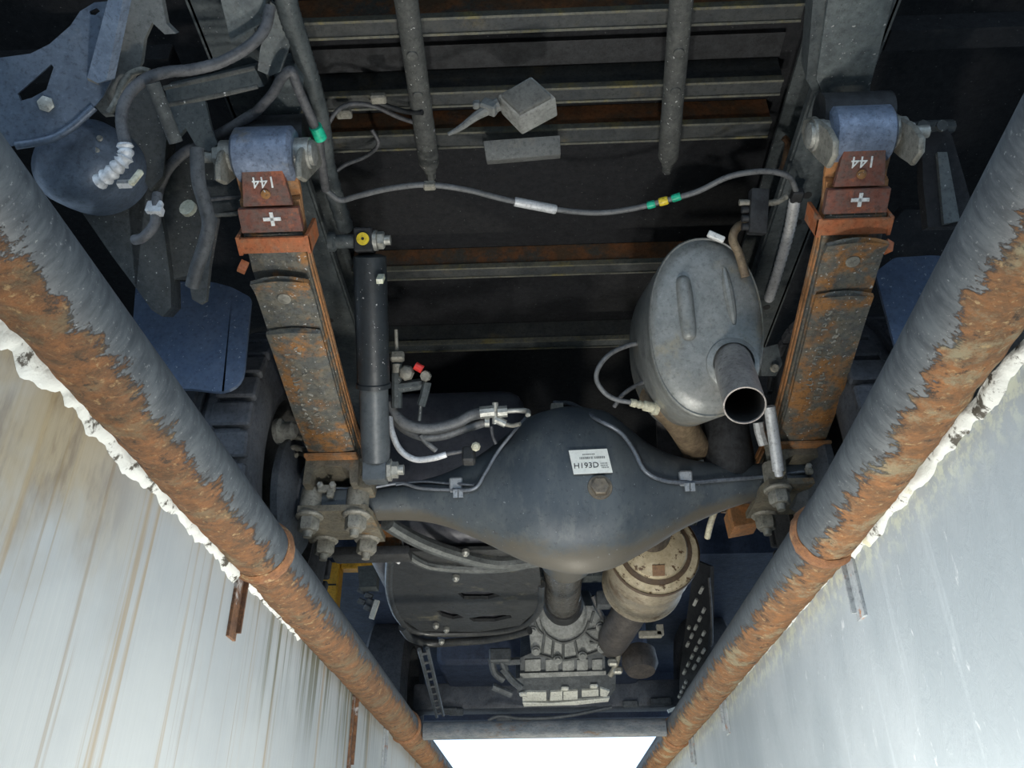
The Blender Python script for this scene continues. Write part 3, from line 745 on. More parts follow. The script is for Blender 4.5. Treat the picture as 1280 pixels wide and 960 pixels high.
for s, X, dz in ((-1, -.565, 0), (1, .625, .03)):
    w_ = make_wheel(X, s, YA, .375, .185)
    bm = NB(); q = V((X+s*.015, YA, .375)); lathe(bm, V((X-s*.045, YA, .36+dz*.3)), (s,0,0), [(.06,0),(.075,.02),(.13,.035),(.145,.045),(.145,.06),(.138,.062)], 44); bd = obj('brake_backplate', bm, mat('backplate', (.075,.085,.10), (.10,.11,.125), 12, .5, .2), T)
    bm = NB()
    e = V((X-s*.045, 1.70, .44))
    for a in range(6):
        t = V((random.uniform(-.03,.03), random.uniform(-.03,.02), random.uniform(-.02,.03)))
        tube(bm, [e+t, e+t+V((.03*s, .01, .012)), e+t+V((.05*s, .02, -.006))], .006, 8, 4)
    obj('brake_linkage', bm, zincdull_m, bd)
    bm = NB(); lathe(bm, V((X-s*.02, 1.66, .47)), (s,.2,0), [(.012,0),(.020,.006),(.020,.03),(.03,.034),(.03,.045)], 18); obj('wheel_cylinder', bm, zinc_m, bd)
for s, X in ((-1, -.60), (1, .66)):
    make_wheel(X, s, 4.1, .37, .19, False)

# ---- shock absorber (left)
SA, SB = aD(462, 318, 1.70), aD(470, 578, 1.80)
d = (SB-SA).normalized(); L = (SB-SA).length
bm = NB(); lathe(bm, SA, d, [(.022,0),(.033,.004),(.034,.012),(.034,L*.60),(.037,L*.605),(.037,L*.625),(.030,L*.63)], 36); SH = obj('shock_absorber', bm, shock_m, T)
tag(SH, 'dark shock absorber with a yellow mark')
bm = NB(); lathe(bm, SA, d, [(.030,L*.62),(.031,L*.95),(.029,L*.985),(.018,L)], 36); obj('lower_tube', bm, shock2_m, SH)
q = aD(456, 301, 1.685); bm = NB(); box(bm, q, (.038,.04,.048), Matrix.Rotation(PITCH,3,'X'), .003, 1); obj('top_mount', bm, black_m, SH)
fr_ = q - CF*.0
bm = NB(); f0 = q-CF*.0215; lathe(bm, f0, -CF, [(.0125,0),(.0125,.003),(.010,.0032)], 24); tag(obj('mount_mark', bm, yel_m, SH), 'yellow paint dot')
bm = NB(); lathe(bm, f0-CF*.003, -CF, [(.003,0),(.003,.0012)], 10); obj('mount_dimple', bm, ink_m, SH)
bm = NB(); cyl(bm, q+V((.018,0,0)), q+V((.026,0,0)), .021); hexn(bm, q+V((.026,0,0)), (1,0,0), .018, .014); cyl(bm, q+V((.04,0,0)), q+V((.052,0,0)), .010); obj('mount_bolt', bm, zinc_m, SH)
bm = NB(); lathe(bm, q-V((.017,0,0)), (-1,0,0), [(.014,0),(.014,.04),(.02,.045),(.02,.055)], 20); obj('mount_pin', bm, frame_m, SH)
q = aD(470, 588, 1.80); bm = NB(); box(bm, q, (.052,.05,.055), Matrix.Rotation(.2,3,'X'), .008, 2); obj('lower_eye', bm, shock2_m, SH)
bm = NB(); lathe(bm, q+V((.026,0,0)), (1,0,0), [(.024,0),(.024,.008),(.018,.010),(.018,.022)], 6); cyl(bm, q+V((.022+.026,0,0)), q+V((.06,0,0)), .011); obj('lower_bolt', bm, zinc_m, SH)
q0 = aD(475, 340, 1.665); q1 = aD(476.5, 357, 1.672)
bm = NB(); box(bm, (q0+q1)/2, (.013,.010,(q1-q0).length), Matrix.Rotation(-.5,3,'X')); tag(obj('paper_tag', bm, mat('tag_yellow_white', (.80,.82,.55), (.85,.86,.75), 25, .6), SH, False), 'pale yellow paper tag')

# ---- muffler
MFc = aD(884, 407, 1.62)
ax_m = (CF*.93 + (aY(686,1128,50)-CAM).normalized()*.28 ).normalized()
xm = (CR + CU*.02); xm = (xm-ax_m*xm.dot(ax_m)).normalized(); ym = ax_m.cross(xm); ym = ym if ym.dot(CU) > 0 else -ym
kx, ky = 72/1050*1.62, 115/1050*1.62
def oval(t, sc, h, skew=0):
    c, s_ = math.cos(t), math.sin(t)
    x = math.copysign(abs(c)**.92, c)*kx*sc; y = math.copysign(abs(s_)**.92, s_)*ky*sc
    return MFc + xm*(x + y*skew) + ym*y + ax_m*h
N = 64
bm = NB(); rings = [[oval(2*math.pi*i/N, sc, h) for i in range(N)] for sc, h in ((.05,-.010),(.5,-.010),(.82,-.008),(.93,.0),(.965,.006),(.985,.004),(1.0,.008),(1.0,.020),(.985,.024),(1.0,.05),(1.0,.30),(.9,.33),(.3,.34))]
MUF = obj('muffler', loft(bm, rings), muff_m, T, True, 45); tag(MUF, 'grey oval steel muffler')
def on_m(px_, py_, h=-.010): return aP(px_, py_, MFc+ax_m*h, ax_m)
# pressed rib and swages in the end plate
bm = NB(); a, b = on_m(853,345), on_m(862,425)
tube(bm, [a, a+(b-a)*.1, a+(b-a)*.5, a+(b-a)*.9, b], .016, 12, 4, lambda t, i: (max(.05, math.sin(math.pi*min(max(t,.02),.98)))**.35)); obj('pressed_rib', bm, muff_m, MUF)
bm = NB(); a, b = on_m(905,335), on_m(918,405); tube(bm, [a, (a+b)/2, b], .010, 10, 6, lambda t, i: max(.05, math.sin(math.pi*min(max(t,.02),.98)))**.4); obj('pressed_rib', bm, muff_m, MUF)
# tail pipe
t0 = on_m(916, 455); t1 = aD(931, 507, (t0-CAM).dot(CF)-.150); d = (t1-t0).normalized(); L = (t1-t0).length
bm = NB(); lathe(bm, t0, d, [(.0365,-.03),(.0365,L),(.0340,L),(.0340,L-.004)], 44, cap=False); tp = obj('tail_pipe', bm, pipe_end_m, MUF); tag(tp, 'burnt steel tail pipe with a black bore')
bm = NB(); lathe(bm, t0, d, [(.0340,L-.004),(.0338,0),(.0001,-.002)], 40, cap=False); obj('pipe_bore', bm, mat('soot', (.006,.006,.006), (.010,.010,.010), 30, .95, bump=0), MUF)
bm = NB(); lathe(bm, t0, -ax_m, [(.052,-.002),(.050,.004),(.040,.010)], 40, cap=False); obj('pipe_collar', bm, muff_m, MUF)
# hanger rod and rubber block
rod = [on_m(932,346,-.016), on_m(924,318,-.020), on_m(916,300,-.022), on_m(920,286,-.02), on_m(932,279,-.01), aD(944,281,1.60)]
hose('hanger_rod', rod, .0085, brownpipe_m, MUF, 10, 6)
a = aD(947, 265, 1.60); bm = NB(); box(bm, a, (.034,.03,.085), Matrix.Rotation(PITCH,3,'X') @ Matrix.Rotation(.08,3,'Y'), .004, 2)
HG = obj('rubber_hanger', bm, black_m, T)
bm = NB()
for dy in (-.028, -.012, .004): cyl(bm, a+CR*-.018+CU*dy, a+CR*-.030+CU*dy, .007)
obj('hanger_rib', bm, black_m, HG)
hose('hanger_pin', [a+CU*.018-CR*.035, a+CU*.018+CR*.03, a+CU*.03+CR*.055], .006, zincdull_m, HG, 8, 4)
bm = NB(); box(bm, on_m(895, 296, -.012), (.034,.012,.012), (Matrix((xm, ym, ax_m)).transposed() @ Matrix.Rotation(-.45,3,'Z')), .002, 1); tag(obj('paper_tag', bm, white_m, MUF), 'white tag')
# inlet elbow, sensor and wire
e0 = aD(822, 498, 1.80); e1 = aD(846, 522, 1.86); e2 = aD(870, 560, 1.98)
bm = NB(); tube(bm, [e0+(e0-e1)*.2, e0, e1, e2], .034, 24, 6); obj('inlet_elbow', bm, brownpipe_m, MUF)
bm = NB(); s0, s1 = aD(788,503,1.76), aD(822,511,1.77); lathe(bm, s0, s1-s0, [(.008,0),(.009,.012),(.006,.013),(.009,.020),(.007,.028),(.011,.03),(.011,.05),(.016,.052),(.014,.062)], 14); sn = obj('exhaust_sensor', bm, cream_m, T)
hose('sensor_wire', [aD(812,427,1.80), aD(785,432,1.79), aD(762,443,1.77), aD(748,460,1.76), aD(746,476,1.76), aD(757,492,1.76), aD(772,500,1.76), aD(789,503,1.76)], .0052, hose_m, sn, 8)
hose('sensor_wire', [aD(818,473,1.80), aD(795,482,1.79), aD(778,494,1.78), aD(768,508,1.80)], .0048, hosed_m, sn, 8)
# ---- exhaust filter can ahead of the axle
C0 = aY(819, 686, 2.18); axd = V((-.02, 1, .03)).normalized()
bm = NB(); lathe(bm, C0, axd, [(.112,.02),(.118,.035),(.118,.12),(.1195,.125),(.1195,.14),(.118,.145),(.118,.28),(.121,.285),(.121,.305),(.116,.31),(.10,.35),(.06,.39)], 56); DP = obj('exhaust_filter', bm, dpfside_m, T); tag(DP, 'cylindrical cream and brown exhaust filter can')
bm = NB(); lathe(bm, C0, axd, [(.045,-.030),(.060,-.024),(.082,-.014),(.088,-.002),(.098,.002),(.116,.010),(.122,.020),(.122,.034),(.118,.036)], 56); tag(obj('end_cap', bm, dpf_m, DP), 'cream end cap with rust flecks')
bm = NB(); lathe(bm, C0+V((-.01,-.01,.03)), V((0,-1,.35)), [(.055,0),(.05,.03),(.045,.14)], 30); obj('outlet_pipe', bm, mat('burnt_dark', (.10,.085,.075), (.16,.13,.10), 14, .5, .3), DP)
bm = NB(); lathe(bm, C0, axd, [(.087,-.006),(.090,-.004),(.098,-.001),(.100,.004)], 56, cap=False); obj('weld_ring', bm, mat('burnt_ring', (.13,.085,.05), (.09,.06,.04), 20, .6), DP)
bm = NB(); lathe(bm, C0, axd, [(.1225,.012),(.1235,.018),(.1235,.030),(.122,.034)], 56, cap=False); obj('weld_ring', bm, mat('burnt_ring', (.13,.085,.05)), DP)
bm = NB(); box(bm, C0+V((.0,-.018,-.066)), (.032,.012,.028), Matrix.Rotation(.5,3,'X')); obj('cap_plate', bm, mat('brown_plate', (.30,.17,.08), (.24,.13,.07), 20, .6), DP, False)
bm = NB(); q = C0+axd*.38; tube(bm, [q, q+V((-.02,.12,-.03)), q+V((-.05,.30,-.05)), q+V((-.05,.55,-.02))], .055, 20, 6); obj('front_pipe', bm, mat('front_pipe_dark', (.06,.055,.055), (.09,.08,.075), 12, .6, .2), DP)
bm = NB(); q = aD(813, 793, 2.55); box(bm, q, (.07,.02,.02), None, .003, 1); box(bm, q+V((.03,0,.012)), (.02,.02,.03)); obj('can_bracket', bm, zincdull_m, DP)
bm = NB(); lathe(bm, aD(800, 830, 3.0), V((0,.3,1)), [(.05,-.03),(.065,0),(.06,.05),(.03,.07)], 24); obj('joint_bell', bm, mat('front_pipe_dark', (.06,.055,.055)), DP)

# ---- fuel tank ahead of the axle with shield
def rbox(lo, hi, b, seg=4): return boxb(lo, hi, b, seg)
TK = obj('fuel_tank', rbox((-.475, 2.02, .33), (-.03, 2.80, .80), .07, 4), tank_m, T, True, 60); tag(TK, 'black plastic fuel tank')
# shield pan wrapped under the tank, with slots
PZb = .312
px_ = lambda x, y: aZ(x, y, PZb)
sl = [[(572,742),(590,739),(612,740),(625,745),(610,749),(580,749)], [(546,764),(556,763),(572,768),(580,772),(566,774),(552,770)], [(586,773),(610,769),(638,769),(640,772),(618,777),(592,777)]]
pan = [(490,690),(672,686),(676,730),(672,762),(650,782),(600,790),(525,789),(500,772),(488,740)]
SHD = plate('tank_shield', pan, px_, (0,0,.010), shield_m, TK, sl); tag(SHD, 'slotted dusty steel shield')
# upturned rim of the pan
def lipwalk(pix, z, r, name, m, par): return hose(name, [aZ(x, y, z) for x, y in pix], r, m, par, 8, 5)
lipwalk([(488,690),(487,740),(499,772),(525,790),(600,791),(650,783),(673,762),(677,730)], PZb+.004, .012, 'shield_rim', shield_m, TK)
lipwalk([(503,784),(515,798),(540,804),(575,802),(605,800),(640,794),(662,788)], PZb-.004, .014, 'shield_rim', shield_m, TK)
bm = NB()
prof = [aZ(x, y, PZb-.006) for x, y in ((497,684),(520,700),(545,708),(600,711),(640,708),(676,700))]
tube(bm, prof, .013, 10, 5); obj('tank_strap', bm, mat('strap_steel', (.16,.17,.17), (.12,.13,.13), 12, .4, .4), TK)
bm = NB(); tube(bm, [aZ(x, y, PZb-.010) for x, y in ((484,654),(500,664),(530,679),(570,693),(620,704),(675,700))], .018, 10, 5); obj('tank_strap', bm, mat('strap_steel', (.16,.17,.17)), TK)
for x, y in ((570,720),(582,688),(545,780),(558,785),(552,800)):
    obj('shield_bolt', lathe(NB(), aZ(x, y, PZb-.004), (0,-.2,-1), [(.010,0),(.010,.010),(.005,.016)], 12), zinc_m, TK)
bm = NB(); prism(bm, [aY(x, y, 2.10) for x, y in ((498,655),(655,690),(640,704),(580,703),(530,690),(505,672))], (0,.03,0)); obj('strap_gusset', bm, shield_m, TK, False)
bm = NB(); tube(bm, [aD(500,668,2.15), aD(502,690,2.15), aD(497,704,2.15)], .006, 8, 4); obj('tank_hook', bm, silver_m, TK)

# ---- drive shaft
ds0, ds1 = NC+V((-.01,.30,.02)), aD(704, 757, 2.92)
d = (ds1-ds0).normalized(); L = (ds1-ds0).length
bm = NB(); lathe(bm, ds0, d, [(.056,0),(.056,L*.74),(.058,L*.745),(.058,L*.755),(.056,L*.76),(.055,L*.95),(.050,L)], 40); DS = obj('drive_shaft', bm, shaft_m, T); tag(DS, 'grey steel drive shaft')
bm = NB(); lathe(bm, ds1-d*.08, d, [(.062,0),(.068,.02),(.070,.06),(.066,.10)], 36); obj('dust_boot', bm, black_m, DS)

# ---- gearbox
gp, gn = V((.03, 3.02, .38)), V((0, -.86, -.5)).normalized()
G = lambda x, y: aP(x, y, gp, gn)
GB = plate('gearbox', [(672,757),(663,772),(661,790),(664,817),(680,821),(699,826),(728,822),(754,812),(758,790),(752,775),(742,757)], G, -gn*.25, alu_m, T, bevel=.006); tag(GB, 'cast alloy gearbox')
def rib(pix, r, name='casting_rib', m=mat('casting_crease', (.075,.082,.085), (.11,.118,.12), 16, .6), par=GB, pl_=G): return obj(name, tube(NB(), [pl_(x, y)+gn*.004 for x, y in pix], r, 8, 5), m, par)
gc = G(704, 768)
bm = NB(); lathe(bm, gc-gn*-.0, gn, [(.086,-.02),(.083,.008),(.076,.012),(.070,.013)], 40); obj('output_seal_ring', bm, alu_m, GB)
for pts in ([(676,775),(681,790),(692,799),(704,803),(718,799),(730,790),(736,776)], [(704,803),(704,824)], [(681,790),(678,815)], [(730,790),(742,800),(752,803)], [(733,788),(748,786),(752,793),(748,802),(737,803)], [(692,800),(690,821)], [(718,799),(722,820)], [(667,772),(672,785),(678,792)], [(742,764),(738,778)], [(664,815),(685,821),(700,825),(728,820),(756,811)]):
    rib(pts, .0048)
for x, y in ((670,813),(697,824),(728,819),(752,810),(750,783),(666,788)):
    bm = NB(); lathe(bm, G(x, y), gn, [(.017,-.01),(.016,.010),(.010,.011),(.010,.020)], 14); obj('casing_bolt', bm, alu_m, GB)
g2, gn2 = V((.03, 3.20, .33)), V((0,-.8,-.6)).normalized(); G2 = lambda x, y: aP(x, y, g2, gn2)
cs = plate('lower_casing', [(650,822),(664,816),(756,812),(757,842),(650,846)], G2, -gn2*.2, alu_dark_m, GB, bevel=.005)
for x0, x1 in ((656,676),(682,698),(703,718),(721,735),(740,753)):
    plate('casing_web', [(x0,824),(x1,823),(x1,838),(x0,839)], lambda x, y: G2(x, y)+gn2*.006, -gn2*.02, alu_m, GB, bevel=.003)
bm = NB(); prism(bm, [G2(x, y)+gn2*.012 for x, y in ((650,840),(757,837),(757,842),(650,846))], -gn2*.03); obj('casing_lip', bm, alu_m, GB, False)
g3, gn3 = V((.03, 3.42, .29)), V((0,-.55,-.83)).normalized(); G3 = lambda x, y: aP(x, y, g3, gn3)
OP = plate('oil_pan', [(644,848),(770,843),(770,862),(762,872),(655,876),(646,866)], G3, -gn3*.12, alu_dark_m, GB, bevel=.006)
for pix in ([(653,864),(660,863),(683,863),(683,874),(653,874)], [(688,863),(703,862),(703,873),(687,874)], [(704,863),(722,861),(722,872),(704,873)], [(727,861),(748,860),(748,868),(727,869)], [(750,858),(762,862),(758,869),(750,868)], [(653,876),(690,877),(762,870),(760,875),(720,879),(655,881)]):
    plate('pan_rib', pix, lambda x, y: G3(x, y)+gn3*.010, -gn3*.03, pan_m, GB, bevel=.002)
for x, y in ((706,859),(742,856),(654,866)): obj('pan_bolt', box(NB(), G3(x, y)+gn3*.008, (.03,.03,.015), None, .004, 1), pan_m, GB)
plate('sump_guard', [(668,880),(745,874),(738,884),(680,888)], lambda x, y: G3(x, y)-gn3*.02, -gn3*.02, alu_dark_m, GB)
# selector linkage left, pipes right of the gearbox
bm = NB()
for pts in ([(615,815),(630,826),(650,826)], [(614,822),(618,840),(630,850)], [(628,835),(640,850),(652,860)], [(625,820),(632,838)], [(616,858),(640,868)]):
    tube(bm, [aD(x, y, 3.1) for x, y in pts], .014, 8, 4)
box(bm, aD(625,820,3.1), (.08,.05,.05), None, .006, 1)
obj('selector_linkage', bm, alu_dark_m, GB)
rib2 = [aD(x, y, 3.0) for x, y in ((764,785),(770,800),(773,818),(768,835),(762,845))]
hose('cooler_pipe', rib2, .010, zincdull_m, GB); hose('cooler_pipe', [aD(x, y, 2.95) for x, y in ((741,745),(750,765),(762,785),(766,800))], .008, hosed_m, GB)
for x, y in ((766,828),(772,838),(758,775)): obj('pipe_fitting', box(NB(), aD(x, y, 3.0), (.035,.03,.025), None, .006, 1), zinc_m, GB)

# ---- cab underside, front beam, wires far ahead
UB = obj('cab_underside', boxb((-1.05, 3.05, .66), (1.05, 5.0, .95)), under_m, T, False)
bm = NB(); boxb((-1.0, 4.96, .42), (1.0, 5.05, .95), bm=bm); obj('front_valance', bm, under_m, T, False)
bm = NB(); boxb((-.45, 3.6, .40), (.45, 4.6, .66), .05, 3, bm=bm); obj('engine_sump', bm, under_m, UB)
bm = NB(); boxb((-.60, 4.02, .30), (.66, 4.16, .42), .02, 2, bm=bm); obj('front_axle_beam', bm, mat('front_beam', (.06,.07,.09), (.09,.10,.12), 8, .5), T)
hose('stabiliser_rod', [aD(x, y, 3.7) for x, y in ((610,900),(625,895),(650,898),(690,897),(720,893),(745,888),(765,884))], .008, alu_dark_m, T)
for x, y in ((630,898),(570,890),(562,889),(788,880),(830,876),(822,877)): obj('front_clip', box(NB(), aD(x, y, 3.8), (.07,.03,.03), None, .006, 1), alu_dark_m, T)
# rails with rows of slots / ladder brackets
def ladder(name, a0, a1, b0, b1, D0, D1, n, m_r, m_l):
    A0, A1, B0, B1 = aD(*a0, D0), aD(*a1, D1), aD(*b0, D0), aD(*b1, D1)
    bm = NB(); tube(bm, [A0, A1], .007, 6, 1); tube(bm, [B0, B1], .007, 6, 1); lad = obj(name, bm, m_l, T)
    for i in range(n):
        t = (i+.5)/n; bm = NB(); tube(bm, [A0.lerp(A1, t), B0.lerp(B1, t)], .006, 6, 1); obj('rung', bm, m_r, lad)
    return lad
ladder('step_ladder_rail', (524,812), (546,896), (534,810), (554,894), 2.75, 3.5, 9, alu_dark_m, alu_dark_m)
PS = plate('perforated_guard', [(868,700),(888,708),(888,770),(884,815),(862,872),(848,885),(850,840),(856,790)], PP((.50,3.0,.40), (-.9,-.35,-.25)), (.012,0,0), mat('guard_black', (.02,.022,.026), (.03,.032,.036), 12, .6), T)
slot_m = mat('slot_light_tone', (.72,.72,.68), (.60,.60,.56), 20, .4, .2)  # pale colour stands for light showing through the slots
for x0, y0, x1, y1, n in ((881,732,866,762,2),(883,759,858,812,5),(883,788,854,846,6),(883,810,866,840,3),(864,782,861,788,1),(860,850,849,874,4)):
    for i in range(n):
        t0_, t1_ = (i+.12)/n, (i+.62)/n
        p0 = aP(x0+(x1-x0)*t0_, y0+(y1-y0)*t0_, (.50,3.0,.40), (-.9,-.35,-.25)); p1 = aP(x0+(x1-x0)*t1_, y0+(y1-y0)*t1_, (.50,3.0,.40), (-.9,-.35,-.25))
        bm = NB(); tube(bm, [p0-V((.004,0,0)), p1-V((.004,0,0))], .0062, 6, 1); obj('slot_light_dash', bm, slot_m, PS)
hose('guard_wire', [aD(x, y, 2.7) for x, y in ((886,722),(889,760),(890,800),(888,808))], .004, hosed_m, PS)
bm = NB(); box(bm, aD(844, 886, 3.2), (.06,.015,.012), Matrix.Rotation(-.3,3,'Y')); obj('guard_tip', bm, pan_m, PS, False)
# crossmember over the gearbox
bm = NB(); boxb((-.44, 2.86, .52), (.49, 2.93, .66), bm=bm); obj('gearbox_crossmember', bm, frame_m, T, False)
bm = NB(); box(bm, aD(768, 750, 2.75), (.12,.06,.05), None, .01, 2); obj('gearbox_mount', bm, alu_dark_m, T)

# ---- brake hose looping across, with tapes
HZ = .735
main_h = [(408,238),(425,250),(447,245),(485,236),(532,231),(582,237),(630,249),(690,261),(745,266),(790,261),(830,251),(870,240),(908,222),(940,215),(968,215),(987,222),(996,240)]
HPT = [aZ(x, y, HZ) for x, y in main_h]
HO = hose('cross_hose', HPT, .0058, hose_m, T, 12, 8); tag(HO, 'grey hose looping across the frame')
def sleeve(name, pa, pb, r, m, lab):
    a, b = aZ(*pa, HZ), aZ(*pb, HZ); bm = NB(); lathe(bm, a, b-a, [(r*.9,0),(r,.003),(r,(b-a).length-.003),(r*.9,(b-a).length)], 18); return tag(obj(name, bm, m, HO), lab)
sleeve('hose_sleeve', (643,252), (695,262), .0095, silver_m, 'white foil sleeve')
sleeve('hose_tape', (809,257), (819,254.5), .0078, green_m, 'green tape band'); sleeve('hose_tape', (824,253), (835,250), .0085, yel_m, 'yellow tape band'); sleeve('hose_tape', (840,248.5), (851,245), .0078, green_m, 'green tape band')
hose('spiral_guard', [aZ(994,248,HZ), aZ(986,290,.74), aZ(972,340,.745), aZ(961,374,.75)], .0105, silver_m, HO, 12, 14, lambda t, i: 1+.18*(i%2))
bm = NB(); box(bm, aZ(996, 244, HZ), (.022,.03,.02), None, .003, 1); obj('hose_fitting', bm, black_m, HO)
bm = NB(); box(bm, aZ(537, 232, HZ), (.024,.016,.016), None, .003, 1); obj('hose_clip', bm, zincdull_m, HO)

# ---- control box with connectors and its bracket
cbp = aD(657, 122, 1.46)
CBp = PP(cbp, -CF*.96+CU*-.28)
CB = plate('control_box', [(622,119),(664,95),(695,122),(649,147)], CBp, V((.004,.040,.0)), boxgrey_m, T, bevel=.003); tag(CB, 'grey square control box hanging askew')
plate('box_lid', [(626,119),(663,98),(689,121),(650,142)], lambda x, y: CBp(x, y)-CF*.004, V((0,.008,0)), mat('box_lid_grey', (.085,.088,.084), (.115,.118,.112), 25, .6), CB, bevel=.002)
bm = NB(); a = CBp(624,130); tube(bm, [a, CBp(607,138), CBp(594,146), CBp(575,160), CBp(560,168)], .009, 10, 5, lambda t, i: 1.3-.95*t); box(bm, CBp(612,134), (.03,.022,.022), Matrix.Rotation(.5,3,'Y'), .003, 1); box(bm, CBp(596,131), (.014,.014,.014), None, .003, 1); obj('connector', bm, brkt_m, CB)
plate('box_bracket', [(604,176),(700,169),(701,193),(608,201)], PP((.05,1.14,.84), (0,-.8,-.6)), (0,.03,.02), brkt_m, T, bevel=.002)
# thin wires by the left rail
WH = hose('wire_bundle', [aZ(402,170,.80), aZ(420,140,.82), aZ(440,130,.84), aZ(468,133,.85), aZ(500,147,.84), aZ(530,157,.83), aZ(543,163,.83)], .0045, hosed_m, T, 8)
hose('wire', [aZ(463,122,.84), aZ(480,131,.84), aZ(505,139,.83), aZ(528,141,.81)], .005, black_m, WH, 8)
hose('wire', [aZ(412,222,.80), aZ(430,207,.82), aZ(458,195,.84), aZ(473,180,.85), aZ(465,162,.86)], .0042, hosed_m, WH, 8)
for x, y in ((473,123),(430,142)): obj('wire_plug', box(NB(), aZ(x,y,.84), (.03,.02,.014), None, .003, 1), zincdull_m, WH)
# corrugated conduit down the left rail
hose('corrugated_conduit', [aZ(352,-30,.76), aZ(360,10,.76), aZ(372,50,.77), aZ(386,95,.775), aZ(398,140,.78), aZ(404,175,.785), aZ(410,215,.79), aZ(432,285,.80)], .0165, frame_m, T, 14, 12, lambda t, i: 1+.12*(i%2))
GW = hose('brake_hose', [aZ(318,142,.70), aZ(340,118,.70), aZ(352,98,.70), aZ(364,89,.70), aZ(370,104,.70), aZ(380,128,.70), aZ(392,155,.70), aZ(399,180,.70), aZ(402,205,.705), aZ(407,236,.725)], .0085, hosed_m, T, 10)
bm = NB(); a, b = aZ(394,158,.698), aZ(401,173,.698); cyl(bm, a, b, .0112); tag(obj('hose_tape', bm, green_m, GW), 'green tape band')
hose('brake_hose', [aZ(318,142,.70), aZ(285,162,.69), aZ(255,178,.68), aZ(232,190,.67), aZ(214,206,.66), aZ(203,224,.65), aZ(197,243,.64)], .0095, hosed_m, T, 10)

# ---- left side clutter outside the frame rail
sp, sn_ = V((-.74,.80,.58)), V((.30,-.60,-.74)).normalized(); SPL = PP(sp, sn_)
SPt = plate('side_support_plate', [(-60,80),(0,72),(38,67),(62,55),(88,32),(100,14),(118,3),(150,0),(150,55),(140,98),(128,122),(112,140),(88,160),(62,172),(48,176),(-20,190),(-60,190)], SPL, -sn_*.01, blue_m, T, [[(22,117),(64,80),(67,84),(58,112),(40,122),(26,126)], [(112,14),(121,10),(125,14),(119,19),(113,18)]])
tag(SPt, 'steel plate with a triangular opening, blue daylight in its colour')
bm = NB(); q = SPL(58,130); lathe(bm, q, sn_, [(.012,0),(.012,.006),(.008,.008)], 6); obj('plate_bolt', bm, zinc_m, SPt)
hose('plate_edge', [SPL(x, y)+sn_*.002 for x, y in ((20,182),(50,177),(70,171),(90,159),(105,146),(118,134))], .006, blue_m, SPt, 8)
bm = NB(); ctr = aD(95, 200, 1.36); loft(bm, [[ctr+CR*(math.cos(t)*.075*k)+CU*(math.sin(t)*.070*k+.01*math.cos(t))+CF*h for t in [2*math.pi*i/36 for i in range(36)]] for k, h in ((.05,-.035),(.6,-.030),(.88,-.012),(1.0,.012),(1.02,.05),(1.0,.16))]); obj('side_tank', bm, blue_m, T, True, 60)
for x, y in ((121,188),(125,173)): obj('tank_rivet', lathe(NB(), aD(x, y, 1.335), -CF, [(.005,0),(.004,.004)], 10), zinc_m, T)
# channel bracket
CHB = plate('channel_bracket', [(138,-12),(156,-12),(133,100),(122,104),(109,97)], PP((-.60,.80,.58), (-.4,-.5,-.75)), (.006,.008,.012), mat('bracket_blue_highlight', (.24,.29,.37), (.18,.225,.30), 12, .4, .1, bump=.05), T);  # bluish-white edge highlight is put into the bracket's colour
plate('channel_web', [(156,-12),(200,-12),(208,30),(220,42),(206,43),(190,28),(180,50),(176,80),(160,110),(137,140),(122,104),(134,99)], PP((-.62,.86,.61), (.15,-.6,-.78)), (0,.006,.012), brkt_m, T)
plate('channel_flange', [(109,97),(122,102),(138,141),(127,142),(118,132)], PP((-.62,.84,.60), (.1,-.3,-.95)), (0,.012,.006), brkt_m, T)
hose('channel_edge', [aD(137,141,1.27), aD(146,125,1.27), aD(152,106,1.27), aD(162,94,1.28), aD(176,88,1.28), aD(187,90,1.28)], .0055, zincdull_m, T, 8)
# plastic box body behind
PBn = V((.25,-.75,-.55)).normalized()
PBp = PP((-.60,1.12,.55), PBn)
PB = plate('battery_box', [(100,262),(128,244),(155,232),(178,200),(196,112),(160,104),(150,150),(165,190),(192,232),(205,290),(213,350),(214,384),(203,396),(190,388),(170,360),(140,320)], PBp, -PBn*.12, plastic_m, T)
PB2 = plate('battery_box_lid', [(158,100),(200,112),(212,160),(206,222),(190,240),(168,200),(152,150)], lambda x, y: PBp(x, y)+PBn*.02, -PBn*.10, plastic_m, T)
plate('battery_box_side', [(203,215),(240,195),(262,260),(246,340),(215,350),(200,300)], PP((-.50,1.18,.58), (.2,-.8,-.55)), (0,.05,.04), plastic_m, T)
bm = NB()
for i in range(5): box(bm, PBp(142+i*1.5, 240+i*4)+PBn*.003, (.03,.004,.004), Matrix.Rotation(-.2,3,'Y'))
obj('vent_rib', bm, plastic_m, PB, False)
hose('heater_hose', [aD(338,8,1.30), aD(330,38,1.30), aD(308,60,1.30), aD(275,78,1.30), aD(240,87,1.29), aD(210,90,1.28), aD(186,97,1.26), aD(166,112,1.25), aD(154,132,1.24), aD(152,155,1.24), aD(157,182,1.24), aD(158,196,1.25)], .0085, hosed_m, T, 12, 8, lambda t, i: 1+.05*(i%2))
hose('hose_wrap', [aD(156,180,1.235), aD(157,195,1.235), aD(150,205,1.235), aD(138,217,1.24), aD(125,227,1.25)], .0105, silver_m, T, 12, 5, lambda t, i: 1+.22*math.sin(i*2.3))
bm = NB(); box(bm, aD(170, 222, 1.24), (.010,.010,.030), Matrix.Rotation(.35,3,'Y'), .003, 1); obj('cable_tag', bm, cream_m, T)
